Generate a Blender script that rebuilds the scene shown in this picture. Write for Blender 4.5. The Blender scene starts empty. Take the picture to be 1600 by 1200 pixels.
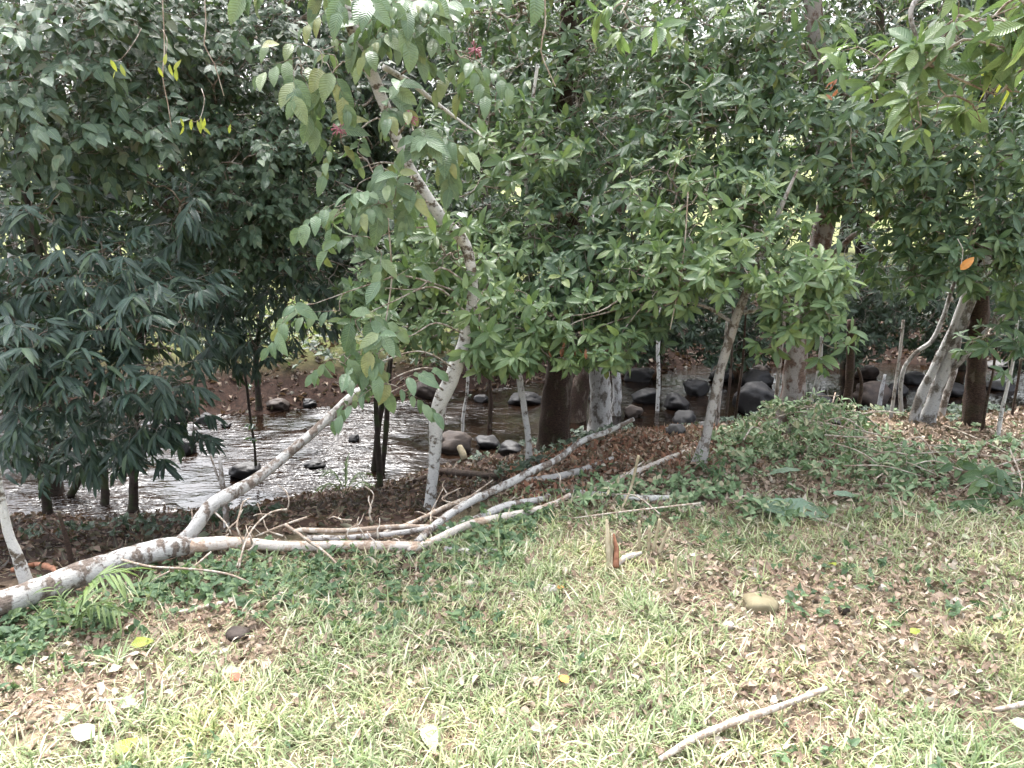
import bpy, math, random
import numpy as np
from mathutils import Vector, Matrix, noise as mnoise

sc = bpy.context.scene
COL = sc.collection
rng = np.random.default_rng(7)
random.seed(7)

# ------------------------------------------------------------------ camera
FPX, PITCH, CAMH = 1232.0, math.radians(13.7), 1.65
cam_data = bpy.data.cameras.new('camera')
cam = bpy.data.objects.new('camera', cam_data)
COL.objects.link(cam)
cam_data.sensor_fit = 'HORIZONTAL'
cam_data.sensor_width = 36.0
cam_data.lens = 36.0 * FPX / 1600.0
cam_data.clip_end = 1500
cam.location = (0, 0, CAMH)
cam.rotation_euler = (math.radians(90) - PITCH, 0, 0)
sc.camera = cam

# ------------------------------------------------------------------ light
SUN_ELEV, SUN_AZ = math.radians(63), math.radians(-12)   # azimuth clockwise from +Y
world = bpy.data.worlds.new('World')
sc.world = world
world.use_nodes = True
wn, wl = world.node_tree.nodes, world.node_tree.links
wn.clear()
sky = wn.new('ShaderNodeTexSky')
sky.sky_type = 'NISHITA'
sky.sun_disc = False
sky.sun_elevation = SUN_ELEV
sky.sun_rotation = SUN_AZ
sky.air_density = 1.4
sky.ozone_density = 6.0
sky.dust_density = 8.0
hs = wn.new('ShaderNodeHueSaturation')
hs.inputs['Saturation'].default_value = 0.35
bgn = wn.new('ShaderNodeBackground')
bgn.inputs['Strength'].default_value = 0.15
won = wn.new('ShaderNodeOutputWorld')
wl.new(sky.outputs[0], hs.inputs['Color'])
wl.new(hs.outputs[0], bgn.inputs[0])
wl.new(bgn.outputs[0], won.inputs[0])

sd = bpy.data.lights.new('sun', 'SUN')
sd.energy = 1.3
sd.angle = math.radians(20)
sd.color = (1.0, 0.975, 0.94)
sun = bpy.data.objects.new('sun', sd)
COL.objects.link(sun)
to_sun = Vector((math.sin(SUN_AZ) * math.cos(SUN_ELEV), math.cos(SUN_AZ) * math.cos(SUN_ELEV), math.sin(SUN_ELEV)))
sun.rotation_euler = to_sun.to_track_quat('Z', 'Y').to_euler()
sun.location = (0, 0, 30)

vs = sc.view_settings
vs.view_transform = 'Standard'
vs.look = 'None'
vs.gamma = 1
vs.use_curve_mapping = False
vs.exposure = 2.68
sc.cycles.max_bounces = 6
sc.cycles.diffuse_bounces = 2
sc.cycles.glossy_bounces = 3
sc.cycles.transmission_bounces = 3
sc.cycles.caustics_reflective = False
sc.cycles.caustics_refractive = False
sc.cycles.sample_clamp_indirect = 6
sc.cycles.use_denoising = True

# ------------------------------------------------------------------ terrain height
WATER = -1.2
def interp(x, xs, ys):
    return np.interp(x, xs, ys)
def wob(x, y, s, seed=0.0):
    return (np.sin(x * s + seed + 1.3 * np.sin(y * s * .7 + seed)) + np.sin(y * s * 1.13 + seed * 2 + 1.1 * np.sin(x * s * .8))
            + np.sin((x + y) * s * .83 + seed * 3)) / 3
def edge_near(x): return interp(x, [-30, -6, -1.9, -1.45, -.43, .2, .8, 1.3, 2.2, 3.5, 8, 30], [2, 2.6, 2.95, 3.3, 3.6, 4.2, 5.0, 5.2, 5.5, 5.6, 6, 8]) + .08 * np.sin(x * 3.1)
def water_near(x): return interp(x, [-30, -6, -1.9, 0, 1, 3, 8, 30], [4.5, 6.3, 6.7, 8.35, 8.9, 9.3, 9.7, 14]) + .12 * np.sin(x * 2.3) + .07 * np.sin(x * 5.7)
def water_far(x): return interp(x, [-30, -5, -3, -1.7, -.5, 1, 3, 8, 30], [8, 10.0, 10.1, 10.7, 11.3, 12, 13, 13.3, 18]) + .15 * np.sin(x * 1.9 + 1) + .08 * np.sin(x * 6.1)
def sstep(a, b, v):
    t = np.clip((v - a) / np.maximum(b - a, 1e-6), 0, 1)
    return t * t * (3 - 2 * t)
def height(x, y):
    x = np.asarray(x, float); y = np.asarray(y, float)
    e, w, f = edge_near(x), water_near(x), water_far(x)
    t = np.clip((y - e) / (w - e), 0, 1)
    tt = np.where(t < .12, t * t * 4.1, t * 1.0 - .061) / .939
    z = -1.12 * tt
    bed = sstep(0, 1, (y - w) / .9) * sstep(0, 1, (f - y) / .9)
    z = z - .4 * bed - .08 * sstep(0, .3, y - w)
    r = y - f
    rise = np.where(r > 0, .95 * (1 - np.exp(-np.maximum(r, 0) / 2.2)) + np.maximum(r - 4, 0) * .035, 0)
    z = z + rise
    z = np.where(y > 60, z + (y - 60) * .05, z)
    onland = 1 - bed
    z = z + onland * (.022 * wob(x, y, 3.1) + .012 * wob(x, y, 9.3, 2.) + .006 * wob(x, y, 23., 4.))
    z = z + .05 * wob(x, y, 1.1, 5.) * sstep(0, 1.5, y - e)
    return z
def surf(x, y): return np.maximum(height(x, y), WATER)

cp, sp = math.cos(PITCH), math.sin(PITCH)
def ray(px, py):
    a, b = (px - 800) / FPX, (600 - py) / FPX
    return np.array([a, b * sp + cp, b * cp - sp])
def P(px, py, d):
    v = ray(px, py)
    return np.array([0, 0, CAMH]) + v * (d / v[1])
def G(px, py, lift=0.0, water=True):
    v = ray(px, py)
    if v[2] >= -0.02: return P(px, py, 25)
    ts = np.arange(1.5, 60, .01)
    X, Y, Z = v[0] * ts, v[1] * ts, CAMH + v[2] * ts
    h = (surf if water else height)(X, Y)
    i = int(np.argmax(Z <= h)) if (Z <= h).any() else len(ts) - 1
    return np.array([X[i], Y[i], h[i] + lift])
def dist(p): return float(np.dot(np.asarray(p) - np.array([0, 0, CAMH]), np.array([0, cp, -sp])))
def proj(pts):
    q = np.asarray(pts) - np.array([0, 0, CAMH])
    zc = q[:, 1] * cp - q[:, 2] * sp
    yc = q[:, 1] * sp + q[:, 2] * cp
    zc = np.where(zc < .05, .05, zc)
    return 800 + FPX * q[:, 0] / zc, 600 - FPX * yc / zc, zc

# ------------------------------------------------------------------ mesh helpers
def tri_mesh(name, V, T, UV=None, mat=None, smooth=True, attrs=None):
    me = bpy.data.meshes.new(name)
    V = np.ascontiguousarray(V, dtype=np.float32); T = np.ascontiguousarray(T, dtype=np.int32)
    me.vertices.add(len(V)); me.vertices.foreach_set('co', V.ravel())
    me.loops.add(T.size); me.loops.foreach_set('vertex_index', T.ravel())
    me.polygons.add(len(T))
    me.polygons.foreach_set('loop_start', np.arange(0, T.size, 3, dtype=np.int32))
    me.polygons.foreach_set('loop_total', np.full(len(T), 3, dtype=np.int32))
    if smooth: me.polygons.foreach_set('use_smooth', np.ones(len(T), dtype=bool))
    if UV is not None:
        uv = me.uv_layers.new(name='UVMap')
        uv.data.foreach_set('uv', np.ascontiguousarray(UV, dtype=np.float32)[T.ravel()].ravel())
    for k, a in (attrs or {}).items():
        at = me.attributes.new(k, 'FLOAT', 'POINT')
        at.data.foreach_set('value', np.ascontiguousarray(a, dtype=np.float32))
    if mat: me.materials.append(mat)
    me.update()
    return me
def link(name, me, parent=None, loc=None):
    o = bpy.data.objects.new(name, me)
    COL.objects.link(o)
    if parent is not None: o.parent = parent
    if loc is not None: o.location = loc
    return o
def tag(o, label=None, cat=None, group=None, kind=None):
    if label: o['label'] = label
    if cat: o['category'] = cat
    if group: o['group'] = group
    if kind: o['kind'] = kind
    return o
def empty(name, loc, label, cat, group=None):
    o = bpy.data.objects.new(name, None)
    o.empty_display_size = .1
    COL.objects.link(o); o.location = [float(v) for v in loc]
    return tag(o, label, cat, group)

class Acc:
    def __init__(s): s.V, s.T, s.U, s.n = [], [], [], 0
    def add(s, V, T, U):
        s.V.append(V); s.T.append(T + s.n); s.U.append(U); s.n += len(V)
    def build(s, name, mat, parent=None, origin=(0, 0, 0), kind=None, smooth=True):
        V = np.concatenate(s.V) - np.asarray(origin, float)
        o = link(name, tri_mesh(name, V, np.concatenate(s.T), np.concatenate(s.U), mat, smooth), parent)
        if parent is None: o.location = [float(v) for v in origin]
        if kind: o['kind'] = kind
        return o

def spline(pts, step):
    pts = np.asarray(pts, float)
    if len(pts) < 3:
        n = max(2, int(np.linalg.norm(pts[-1] - pts[0]) / step) + 1)
        t = np.linspace(0, 1, n)[:, None]
        return pts[0] * (1 - t) + pts[-1] * t
    Q = np.vstack([2 * pts[0] - pts[1], pts, 2 * pts[-1] - pts[-2]])
    out = []
    for i in range(1, len(Q) - 2):
        L = np.linalg.norm(Q[i + 1][:3] - Q[i][:3])
        n = max(2, int(L / step))
        t = np.linspace(0, 1, n, endpoint=False)[:, None]
        a, b, c, d = Q[i - 1], Q[i], Q[i + 1], Q[i + 2]
        out.append(.5 * ((2 * b) + (-a + c) * t + (2 * a - 5 * b + 4 * c - d) * t ** 2 + (-a + 3 * b - 3 * c + d) * t ** 3))
    out.append(pts[-1:])
    return np.vstack(out)

def tube(acc, pts4, sides=6, rough=0.0, seed=0, knots=0.0):
    """pts4: n x 4 (xyz, radius)"""
    pts4 = np.asarray(pts4, float)
    C, R = pts4[:, :3], np.maximum(pts4[:, 3], .0006)
    n = len(C)
    Tn = np.gradient(C, axis=0)
    Tn /= np.linalg.norm(Tn, axis=1)[:, None] + 1e-12
    up = np.array([0, 0, 1.]) if abs(Tn[0][2]) < .9 else np.array([1., 0, 0])
    Nn = np.zeros_like(C); v = np.cross(Tn[0], up); v /= np.linalg.norm(v)
    for i in range(n):
        v = v - Tn[i] * np.dot(v, Tn[i]); v /= np.linalg.norm(v) + 1e-12
        Nn[i] = v
    B = np.cross(Tn, Nn)
    ang = np.linspace(0, 2 * math.pi, sides, endpoint=False)
    L = np.concatenate([[0], np.cumsum(np.linalg.norm(np.diff(C, axis=0), axis=1))])
    rr = R[:, None] * np.ones(sides)
    if rough:
        s0 = seed * 1.7
        rr = rr * (1 + rough * (np.sin(ang * 2 + L[:, None] * 7 + s0) * .5 + np.sin(ang * 3 - L[:, None] * 19 + s0 * 2) * .35
                                + np.sin(L[:, None] * 33 + ang + s0) * .3 + np.sin(L[:, None] * 71 + ang * 2) * .2))
    if knots:
        r2 = np.random.default_rng(seed + 99)
        for k in range(int(L[-1] * 3) + 1):
            l0, a0 = r2.uniform(0, L[-1]), r2.uniform(0, 6.28)
            da = np.angle(np.exp(1j * (ang - a0)))
            rr = rr + knots * R[:, None] * np.exp(-((L[:, None] - l0) / .03) ** 2 - (da / .5) ** 2)
    V = C[:, None, :] + rr[:, :, None] * (np.cos(ang)[None, :, None] * Nn[:, None, :] + np.sin(ang)[None, :, None] * B[:, None, :])
    V = V.reshape(-1, 3)
    i = np.arange(n - 1)[:, None] * sides; j = np.arange(sides)[None, :]; j2 = (j + 1) % sides
    a, b, c, d = (i + j).ravel(), (i + j2).ravel(), (i + sides + j2).ravel(), (i + sides + j).ravel()
    T = np.vstack([np.stack([a, b, c], 1), np.stack([a, c, d], 1)])
    U = np.stack([np.tile(ang / 6.28, n), np.repeat(L, sides)], 1)
    nv = len(V)
    V = np.vstack([V, C[0], C[-1]]); U = np.vstack([U, [[.5, 0]], [[.5, L[-1]]]])
    jj = np.arange(sides); k2 = (jj + 1) % sides
    T = np.vstack([T, np.stack([np.full(sides, nv), k2, jj], 1), np.stack([np.full(sides, nv + 1), (n - 1) * sides + jj, (n - 1) * sides + k2], 1)])
    acc.add(V, T, U)

def pxpath(lst, d0=None, ground=False):
    """list of (px, py, width_px[, depth]) -> n x 4"""
    out = []
    for q in lst:
        if len(q) > 3 and q[3] is not None: p = P(q[0], q[1], q[3])
        elif ground: p = G(q[0], q[1])
        else: p = P(q[0], q[1], d0)
        r = q[2] / 2 / FPX * max(dist(p), .3)
        out.append([*p, r])
    return np.array(out)

# ------------------------------------------------------------------ materials
def mat_new(name):
    m = bpy.data.materials.new(name); m.use_nodes = True
    nt = m.node_tree; nt.nodes.clear()
    out = nt.nodes.new('ShaderNodeOutputMaterial')
    return m, nt, out
def nd(nt, t, **kw):
    n = nt.nodes.new(t)
    for k, v in kw.items():
        if k.startswith('i_'):
            key = k[2:]
            n.inputs[int(key) if key.isdigit() else key.replace('_', ' ')].default_value = v
        else: setattr(n, k, v)
    return n
def ramp(nt, fac, stops, interp_='LINEAR'):
    r = nt.nodes.new('ShaderNodeValToRGB'); r.color_ramp.interpolation = interp_
    el = r.color_ramp.elements
    while len(el) < len(stops): el.new(.5)
    for e, (p, c) in zip(el, stops):
        e.position = p; e.color = (*c, 1) if len(c) == 3 else c
    nt.links.new(fac, r.inputs[0])
    return r.outputs[0]
def mathn(nt, op, a, b=None):
    n = nt.nodes.new('ShaderNodeMath'); n.operation = op
    for i, v in enumerate((a, b)):
        if v is None: continue
        if hasattr(v, 'is_linked') or hasattr(v, 'links'): nt.links.new(v, n.inputs[i])
        else: n.inputs[i].default_value = v
    return n.outputs[0]
def mix(nt, fac, a, b, blend='MIX'):
    n = nt.nodes.new('ShaderNodeMix'); n.data_type = 'RGBA'; n.blend_type = blend
    for s, v in ((n.inputs[0], fac), (n.inputs[6], a), (n.inputs[7], b)):
        if hasattr(v, 'links'): nt.links.new(v, s)
        elif isinstance(v, (int, float)): s.default_value = v
        else: s.default_value = (*v, 1)
    return n.outputs[2]
def noise(nt, scale, vec=None, detail=4, rough=.55, out=0):
    n = nt.nodes.new('ShaderNodeTexNoise'); n.inputs['Scale'].default_value = scale
    n.inputs['Detail'].default_value = detail; n.inputs['Roughness'].default_value = rough
    if vec is not None: nt.links.new(vec, n.inputs['Vector'])
    return n.outputs[out]
def rnd_island(nt):
    g = nt.nodes.new('ShaderNodeNewGeometry'); o = nt.nodes.new('ShaderNodeObjectInfo')
    return mathn(nt, 'FRACT', mathn(nt, 'ADD', g.outputs['Random Per Island'], o.outputs['Random']))

def leaf_mat(name, stops, rough=.4, transl=.3, vein=.35, blot=.5, spec=.5, tcol=None):
    m, nt, out = mat_new(name)
    rnd = rnd_island(nt)
    col = ramp(nt, rnd, stops)
    uv = nd(nt, 'ShaderNodeUVMap').outputs[0]
    sep = nd(nt, 'ShaderNodeSeparateXYZ'); nt.links.new(uv, sep.inputs[0])
    ax = mathn(nt, 'ABSOLUTE', mathn(nt, 'SUBTRACT', sep.outputs[0], .5))
    rib = mathn(nt, 'LESS_THAN', ax, .035)
    # side veins slanting from the midrib
    sv = mathn(nt, 'SINE', mathn(nt, 'MULTIPLY', mathn(nt, 'SUBTRACT', sep.outputs[1], mathn(nt, 'MULTIPLY', ax, .35)), 75.))
    svm = mathn(nt, 'MULTIPLY', mathn(nt, 'GREATER_THAN', sv, .8), .35)
    vv = mathn(nt, 'MULTIPLY', mathn(nt, 'MAXIMUM', rib, svm), vein)
    tc = nd(nt, 'ShaderNodeTexCoord')
    geo = nd(nt, 'ShaderNodeNewGeometry')
    nz = noise(nt, 45., geo.outputs['Position'], 3)
    col = mix(nt, mathn(nt, 'MULTIPLY', nz, blot), col, (.02, .03, .015), 'MULTIPLY') if blot < 0 else mix(nt, blot, col, ramp(nt, nz, [(.3, (.62, .62, .6)), (.7, (1.25, 1.22, 1.15))]), 'MULTIPLY')
    col = mix(nt, vv, col, (.22, .30, .14))
    # paler, matter underside
    bf = geo.outputs['Backfacing']
    col = mix(nt, mathn(nt, 'MULTIPLY', bf, .35), col, (.15, .20, .13))
    p = nd(nt, 'ShaderNodeBsdfPrincipled')
    nt.links.new(col, p.inputs['Base Color'])
    rg = mathn(nt, 'ADD', mathn(nt, 'MULTIPLY', bf, .25), mathn(nt, 'ADD', rough - .08, mathn(nt, 'MULTIPLY', nz, .16)))
    nt.links.new(rg, p.inputs['Roughness'])
    p.inputs['Specular IOR Level'].default_value = spec
    bp = nd(nt, 'ShaderNodeBump', i_Strength=.35, i_Distance=.003)
    nt.links.new(mathn(nt, 'ADD', sv, mathn(nt, 'MULTIPLY', rib, -2.)), bp.inputs['Height'])
    nt.links.new(bp.outputs[0], p.inputs['Normal'])
    t = nd(nt, 'ShaderNodeBsdfTranslucent')
    nt.links.new(mix(nt, .55, col, tcol or (.16, .26, .04)), t.inputs[0])
    ms = nd(nt, 'ShaderNodeMixShader', i_0=transl)
    nt.links.new(p.outputs[0], ms.inputs[1]); nt.links.new(t.outputs[0], ms.inputs[2])
    nt.links.new(ms.outputs[0], out.inputs[0])
    return m

def bark_mat(name, dark, mid, pale, cover=.5, scale=9., stretch=.45, bump=.6, moss=0.0):
    m, nt, out = mat_new(name)
    tc = nd(nt, 'ShaderNodeTexCoord')
    geo = nd(nt, 'ShaderNodeNewGeometry')
    mp = nd(nt, 'ShaderNodeMapping'); mp.inputs['Scale'].default_value = (1, 1, stretch)
    nt.links.new(geo.outputs['Position'], mp.inputs[0])
    mpb = nd(nt, 'ShaderNodeMapping'); mpb.inputs['Scale'].default_value = (1, 1, 2.4)
    nt.links.new(geo.outputs['Position'], mpb.inputs[0])
    n1 = noise(nt, scale, mp.outputs[0], 6, .62)
    n2 = noise(nt, scale * 3.2, mpb.outputs[0], 6, .7)
    n3 = noise(nt, scale * 12, mpb.outputs[0], 4, .6)
    base = ramp(nt, n2, [(.35, dark), (.62, mid)])
    pat = ramp(nt, n1, [(cover - .03, (0, 0, 0)), (cover + .05, (1, 1, 1))])
    pat2 = ramp(nt, n2, [(.28, (0, 0, 0)), (.42, (1, 1, 1))])
    f = mathn(nt, 'MULTIPLY', pat, pat2)
    pc = ramp(nt, n3, [(.3, tuple(c * .72 for c in pale)), (.65, pale)])
    col = mix(nt, f, base, pc)
    if moss:
        col = mix(nt, mathn(nt, 'MULTIPLY', ramp(nt, noise(nt, scale * .7, geo.outputs['Position'], 5), [(.5, (0, 0, 0)), (.62, (1, 1, 1))]), moss), col, (.05, .075, .025))
    p = nd(nt, 'ShaderNodeBsdfPrincipled', i_Roughness=.85)
    nt.links.new(col, p.inputs['Base Color'])
    p.inputs['Specular IOR Level'].default_value = .25
    bp = nd(nt, 'ShaderNodeBump', i_Strength=bump, i_Distance=.012)
    hh = mathn(nt, 'ADD', mathn(nt, 'ADD', n2, mathn(nt, 'MULTIPLY', n3, .5)), mathn(nt, 'MULTIPLY', f, .3))
    nt.links.new(hh, bp.inputs['Height']); nt.links.new(bp.outputs[0], p.inputs['Normal'])
    nt.links.new(p.outputs[0], out.inputs[0])
    return m

def simple_mat(name, c1, c2, rough=.8, scale=20., bump=.3, spec=.3, per_island=False):
    m, nt, out = mat_new(name)
    geo = nd(nt, 'ShaderNodeNewGeometry')
    n = noise(nt, scale, geo.outputs['Position'], 6, .65)
    col = ramp(nt, n, [(.3, c1), (.68, c2)])
    if per_island:
        col = mix(nt, 1., col, ramp(nt, rnd_island(nt), [(0, (.55, .55, .55)), (1, (1.3, 1.3, 1.3))]), 'MULTIPLY')
    p = nd(nt, 'ShaderNodeBsdfPrincipled', i_Roughness=rough)
    p.inputs['Specular IOR Level'].default_value = spec
    nt.links.new(col, p.inputs['Base Color'])
    bp = nd(nt, 'ShaderNodeBump', i_Strength=bump, i_Distance=.01)
    nt.links.new(n, bp.inputs['Height']); nt.links.new(bp.outputs[0], p.inputs['Normal'])
    nt.links.new(p.outputs[0], out.inputs[0])
    return m

M = {}
M['whorl'] = leaf_mat('green_elliptic_leaf', [(0, (.042, .085, .045)), (.35, (.066, .122, .062)), (.7, (.10, .165, .082)), (.93, (.145, .21, .09)), (1, (.25, .28, .09))], .35, .28)
M['whorl_bright'] = leaf_mat('bright_elliptic_leaf', [(0, (.080, .145, .062)), (.5, (.13, .205, .088)), (1, (.21, .28, .10))], .34, .32)
M['narrow'] = leaf_mat('dark_narrow_leaf', [(0, (.018, .038, .032)), (.5, (.034, .066, .054)), (.85, (.055, .098, .075)), (1, (.10, .15, .08))], .32, .2)
M['ovate'] = leaf_mat('grey_green_ovate_leaf', [(0, (.035, .070, .042)), (.45, (.062, .108, .064)), (.8, (.095, .145, .09)), (.95, (.12, .17, .085)), (1, (.18, .19, .14))], .38, .2)
M['big'] = leaf_mat('pale_broad_leaf', [(0, (.09, .15, .08)), (.5, (.135, .21, .115)), (.85, (.18, .25, .13)), (1, (.27, .28, .11))], .38, .22)
M['dark'] = leaf_mat('shade_toned_thicket_leaf', [(0, (.013, .026, .015)), (.6, (.023, .045, .024)), (1, (.045, .075, .034))], .46, .1, blot=.3)  # shade of the thicket interior is put into this leaf colour
M['clearing'] = leaf_mat('sun_toned_thicket_leaf', [(0, (.04, .065, .025)), (.6, (.09, .12, .04)), (1, (.20, .21, .07))], .5, .35, blot=.3)  # lit counterpart: sunlight of the clearing is put into the leaf colour
M['yellow'] = leaf_mat('yellow_green_leaf', [(0, (.24, .30, .04)), (1, (.36, .38, .06))], .45, .4, tcol=(.4, .45, .05))
M['red'] = leaf_mat('red_brown_leaf', [(0, (.26, .09, .05)), (1, (.38, .17, .10))], .5, .3, tcol=(.4, .15, .06))
M['orange'] = leaf_mat('orange_leaf', [(0, (.55, .22, .04)), (1, (.6, .3, .06))], .5, .3, tcol=(.6, .25, .04))
M['cut'] = leaf_mat('wilting_cut_leaf', [(0, (.08, .14, .065)), (.45, (.165, .25, .12)), (.8, (.26, .34, .19)), (1, (.42, .35, .24))], .5, .2)
M['weed'] = leaf_mat('weed_leaf', [(0, (.045, .09, .042)), (.6, (.085, .15, .07)), (1, (.17, .235, .10))], .5, .3)
M['palm'] = leaf_mat('palm_leaf', [(0, (.09, .15, .05)), (1, (.16, .22, .07))], .42, .3)
M['banana'] = leaf_mat('broad_blue_green_leaf', [(0, (.13, .21, .15)), (1, (.17, .25, .17))], .4, .25)
M['pale_leaf'] = leaf_mat('pale_fallen_leaf', [(0, (.32, .34, .22)), (1, (.46, .47, .34))], .6, .2, tcol=(.5, .5, .3))
M['litter'] = leaf_mat('brown_leaf_litter', [(0, (.018, .009, .006)), (.35, (.042, .018, .011)), (.65, (.072, .032, .019)), (.92, (.11, .062, .04)), (1, (.22, .16, .12))], .7, .12, tcol=(.2, .08, .03))
M['litter_red'] = leaf_mat('red_leaf_litter', [(0, (.10, .04, .025)), (.4, (.22, .09, .055)), (.8, (.34, .16, .10)), (1, (.45, .32, .22))], .7, .12, tcol=(.2, .08, .03))
M['litter_pale'] = leaf_mat('dry_leaf_litter', [(0, (.12, .075, .052)), (.4, (.24, .16, .12)), (.8, (.36, .27, .21)), (1, (.52, .46, .38))], .75, .12, tcol=(.3, .2, .1))
M['flower'] = simple_mat('pink_flower', (.28, .08, .12), (.42, .20, .24), .7, 60)
M['lichen'] = bark_mat('lichen_bark', (.06, .045, .032), (.17, .135, .10), (.64, .62, .58), .42, 18., 1.3, .8)
M['pale_bark'] = bark_mat('pale_smooth_bark', (.09, .07, .055), (.20, .165, .135), (.48, .45, .42), .46, 20., .8, .7)
M['white_bark'] = bark_mat('white_flaky_bark', (.07, .058, .046), (.19, .17, .15), (.46, .45, .435), .46, 15., .6, .8)
M['brown_bark'] = bark_mat('brown_bark', (.02, .012, .009), (.065, .040, .028), (.13, .10, .08), .60, 16., .4, .9, moss=.15)
M['pink_bark'] = bark_mat('pinkish_bark', (.08, .05, .04), (.20, .135, .11), (.36, .32, .30), .48, 14., .7, .8)
M['dark_bark'] = bark_mat('dark_bark', (.02, .014, .011), (.05, .036, .028), (.12, .10, .085), .64, 9., .3, moss=.5)
M['log'] = bark_mat('felled_bark', (.08, .06, .047), (.22, .175, .145), (.54, .52, .49), .475, 19., .55, .9)
M['peeled'] = bark_mat('peeled_wood', (.24, .16, .11), (.44, .34, .26), (.56, .50, .44), .46, 16., .8, .5)
M['twig'] = bark_mat('twig_bark', (.10, .075, .055), (.22, .17, .13), (.40, .36, .31), .5, 30., .5, .3)
M['dry_twig'] = bark_mat('dry_twig', (.20, .14, .10), (.34, .27, .21), (.52, .46, .39), .5, 30., .5, .3)
M['splinter'] = simple_mat('red_heartwood', (.16, .065, .035), (.30, .14, .08), .8, 40)
M['wood_pale'] = simple_mat('fresh_pale_wood', (.27, .22, .13), (.42, .36, .25), .8, 40)
M['stone'] = simple_mat('river_stone', (.005, .0045, .0045), (.024, .021, .020), .6, 9., .9, .4)
M['stone_brown'] = simple_mat('brown_river_stone', (.014, .009, .007), (.06, .042, .032), .7, 9., .9, .35)
M['stone_moss'] = simple_mat('mossy_stone', (.13, .11, .065), (.24, .205, .13), .9, 14., .5, .2)
M['pebble'] = simple_mat('white_pebble', (.30, .26, .22), (.44, .40, .36), .7, 30., .4, .3)

def ground_mat():
    m, nt, out = mat_new('bank_soil')
    geo = nd(nt, 'ShaderNodeNewGeometry'); pos = geo.outputs['Position']
    a = nd(nt, 'ShaderNodeAttribute', attribute_name='litter').outputs['Fac']
    b = nd(nt, 'ShaderNodeAttribute', attribute_name='meadow').outputs['Fac']
    n1 = noise(nt, 2.2, pos, 6, .6); n2 = noise(nt, 17., pos, 8, .7); n3 = noise(nt, 90., pos, 5, .7)
    soil = ramp(nt, n2, [(.3, (.17, .105, .07)), (.5, (.29, .20, .145)), (.7, (.42, .32, .25))])
    green = ramp(nt, n2, [(.3, (.08, .075, .04)), (.7, (.24, .21, .13))])
    turf = mix(nt, ramp(nt, n1, [(.38, (0, 0, 0)), (.6, (1, 1, 1))]), green, soil)
    lit = ramp(nt, n2, [(.3, (.010, .006, .004)), (.5, (.025, .013, .009)), (.72, (.055, .030, .02))])
    mead = ramp(nt, n2, [(.3, (.06, .08, .025)), (.7, (.20, .20, .08))])
    col = mix(nt, a, turf, lit); col = mix(nt, b, col, mead)
    col = mix(nt, .5, col, ramp(nt, n3, [(.3, (.6, .6, .6)), (.7, (1.3, 1.3, 1.3))]), 'MULTIPLY')
    p = nd(nt, 'ShaderNodeBsdfPrincipled', i_Roughness=.95)
    p.inputs['Specular IOR Level'].default_value = .15
    nt.links.new(col, p.inputs['Base Color'])
    bp = nd(nt, 'ShaderNodeBump', i_Strength=.9, i_Distance=.02)
    nt.links.new(mathn(nt, 'ADD', n2, mathn(nt, 'MULTIPLY', n3, .8)), bp.inputs['Height'])
    nt.links.new(bp.outputs[0], p.inputs['Normal'])
    nt.links.new(p.outputs[0], out.inputs[0])
    return m
def water_mat():
    m, nt, out = mat_new('brown_stream_water')
    geo = nd(nt, 'ShaderNodeNewGeometry'); pos = geo.outputs['Position']
    mp = nd(nt, 'ShaderNodeMapping'); mp.inputs['Scale'].default_value = (1, 2.4, 1); mp.inputs['Rotation'].default_value = (0, 0, .25)
    nt.links.new(pos, mp.inputs[0])
    n1 = noise(nt, 3.6, mp.outputs[0], 3, .55); n2 = noise(nt, 13., mp.outputs[0], 2, .5)
    calm = ramp(nt, noise(nt, .8, pos, 2, .5), [(.40, (.12, .12, .12)), (.62, (1, 1, 1))])
    col = ramp(nt, noise(nt, 1.6, pos, 5, .6), [(.35, (.004, .0025, .0018)), (.65, (.016, .009, .0055))])
    p = nd(nt, 'ShaderNodeBsdfPrincipled', i_Roughness=.03, i_IOR=1.38)
    nt.links.new(col, p.inputs['Base Color'])
    bp = nd(nt, 'ShaderNodeBump', i_Strength=1., i_Distance=.10)
    sx = nd(nt, 'ShaderNodeSeparateXYZ'); nt.links.new(pos, sx.inputs[0])
    pool = nd(nt, 'ShaderNodeMapRange'); nt.links.new(sx.outputs[0], pool.inputs[0])   # the right-hand reach is a quiet pool
    for k_, v_ in zip((1, 2, 3, 4), (-1.5, .1, 1., .22)): pool.inputs[k_].default_value = v_
    h = mathn(nt, 'MULTIPLY', mathn(nt, 'MULTIPLY', mathn(nt, 'ADD', n1, mathn(nt, 'MULTIPLY', n2, .22)), calm), pool.outputs[0])
    nt.links.new(h, bp.inputs['Height']); nt.links.new(bp.outputs[0], p.inputs['Normal'])
    nt.links.new(p.outputs[0], out.inputs[0])
    return m
def grass_mat(name, stops, trans=.35):
    m, nt, out = mat_new(name)
    geo = nd(nt, 'ShaderNodeNewGeometry')
    col = ramp(nt, rnd_island(nt), stops)
    big = noise(nt, 1.7, geo.outputs['Position'], 4, .6)
    col = mix(nt, .8, col, ramp(nt, big, [(.35, (.75, .85, .75)), (.5, (1, 1, 1)), (.68, (1.35, 1.2, 1.05))]), 'MULTIPLY')
    p = nd(nt, 'ShaderNodeBsdfPrincipled', i_Roughness=.5); nt.links.new(col, p.inputs['Base Color'])
    p.inputs['Specular IOR Level'].default_value = .4
    t = nd(nt, 'ShaderNodeBsdfTranslucent'); nt.links.new(mix(nt, .4, col, (.35, .42, .10)), t.inputs[0])
    ms = nd(nt, 'ShaderNodeMixShader', i_0=trans)
    nt.links.new(p.outputs[0], ms.inputs[1]); nt.links.new(t.outputs[0], ms.inputs[2]); nt.links.new(ms.outputs[0], out.inputs[0])
    return m
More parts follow.
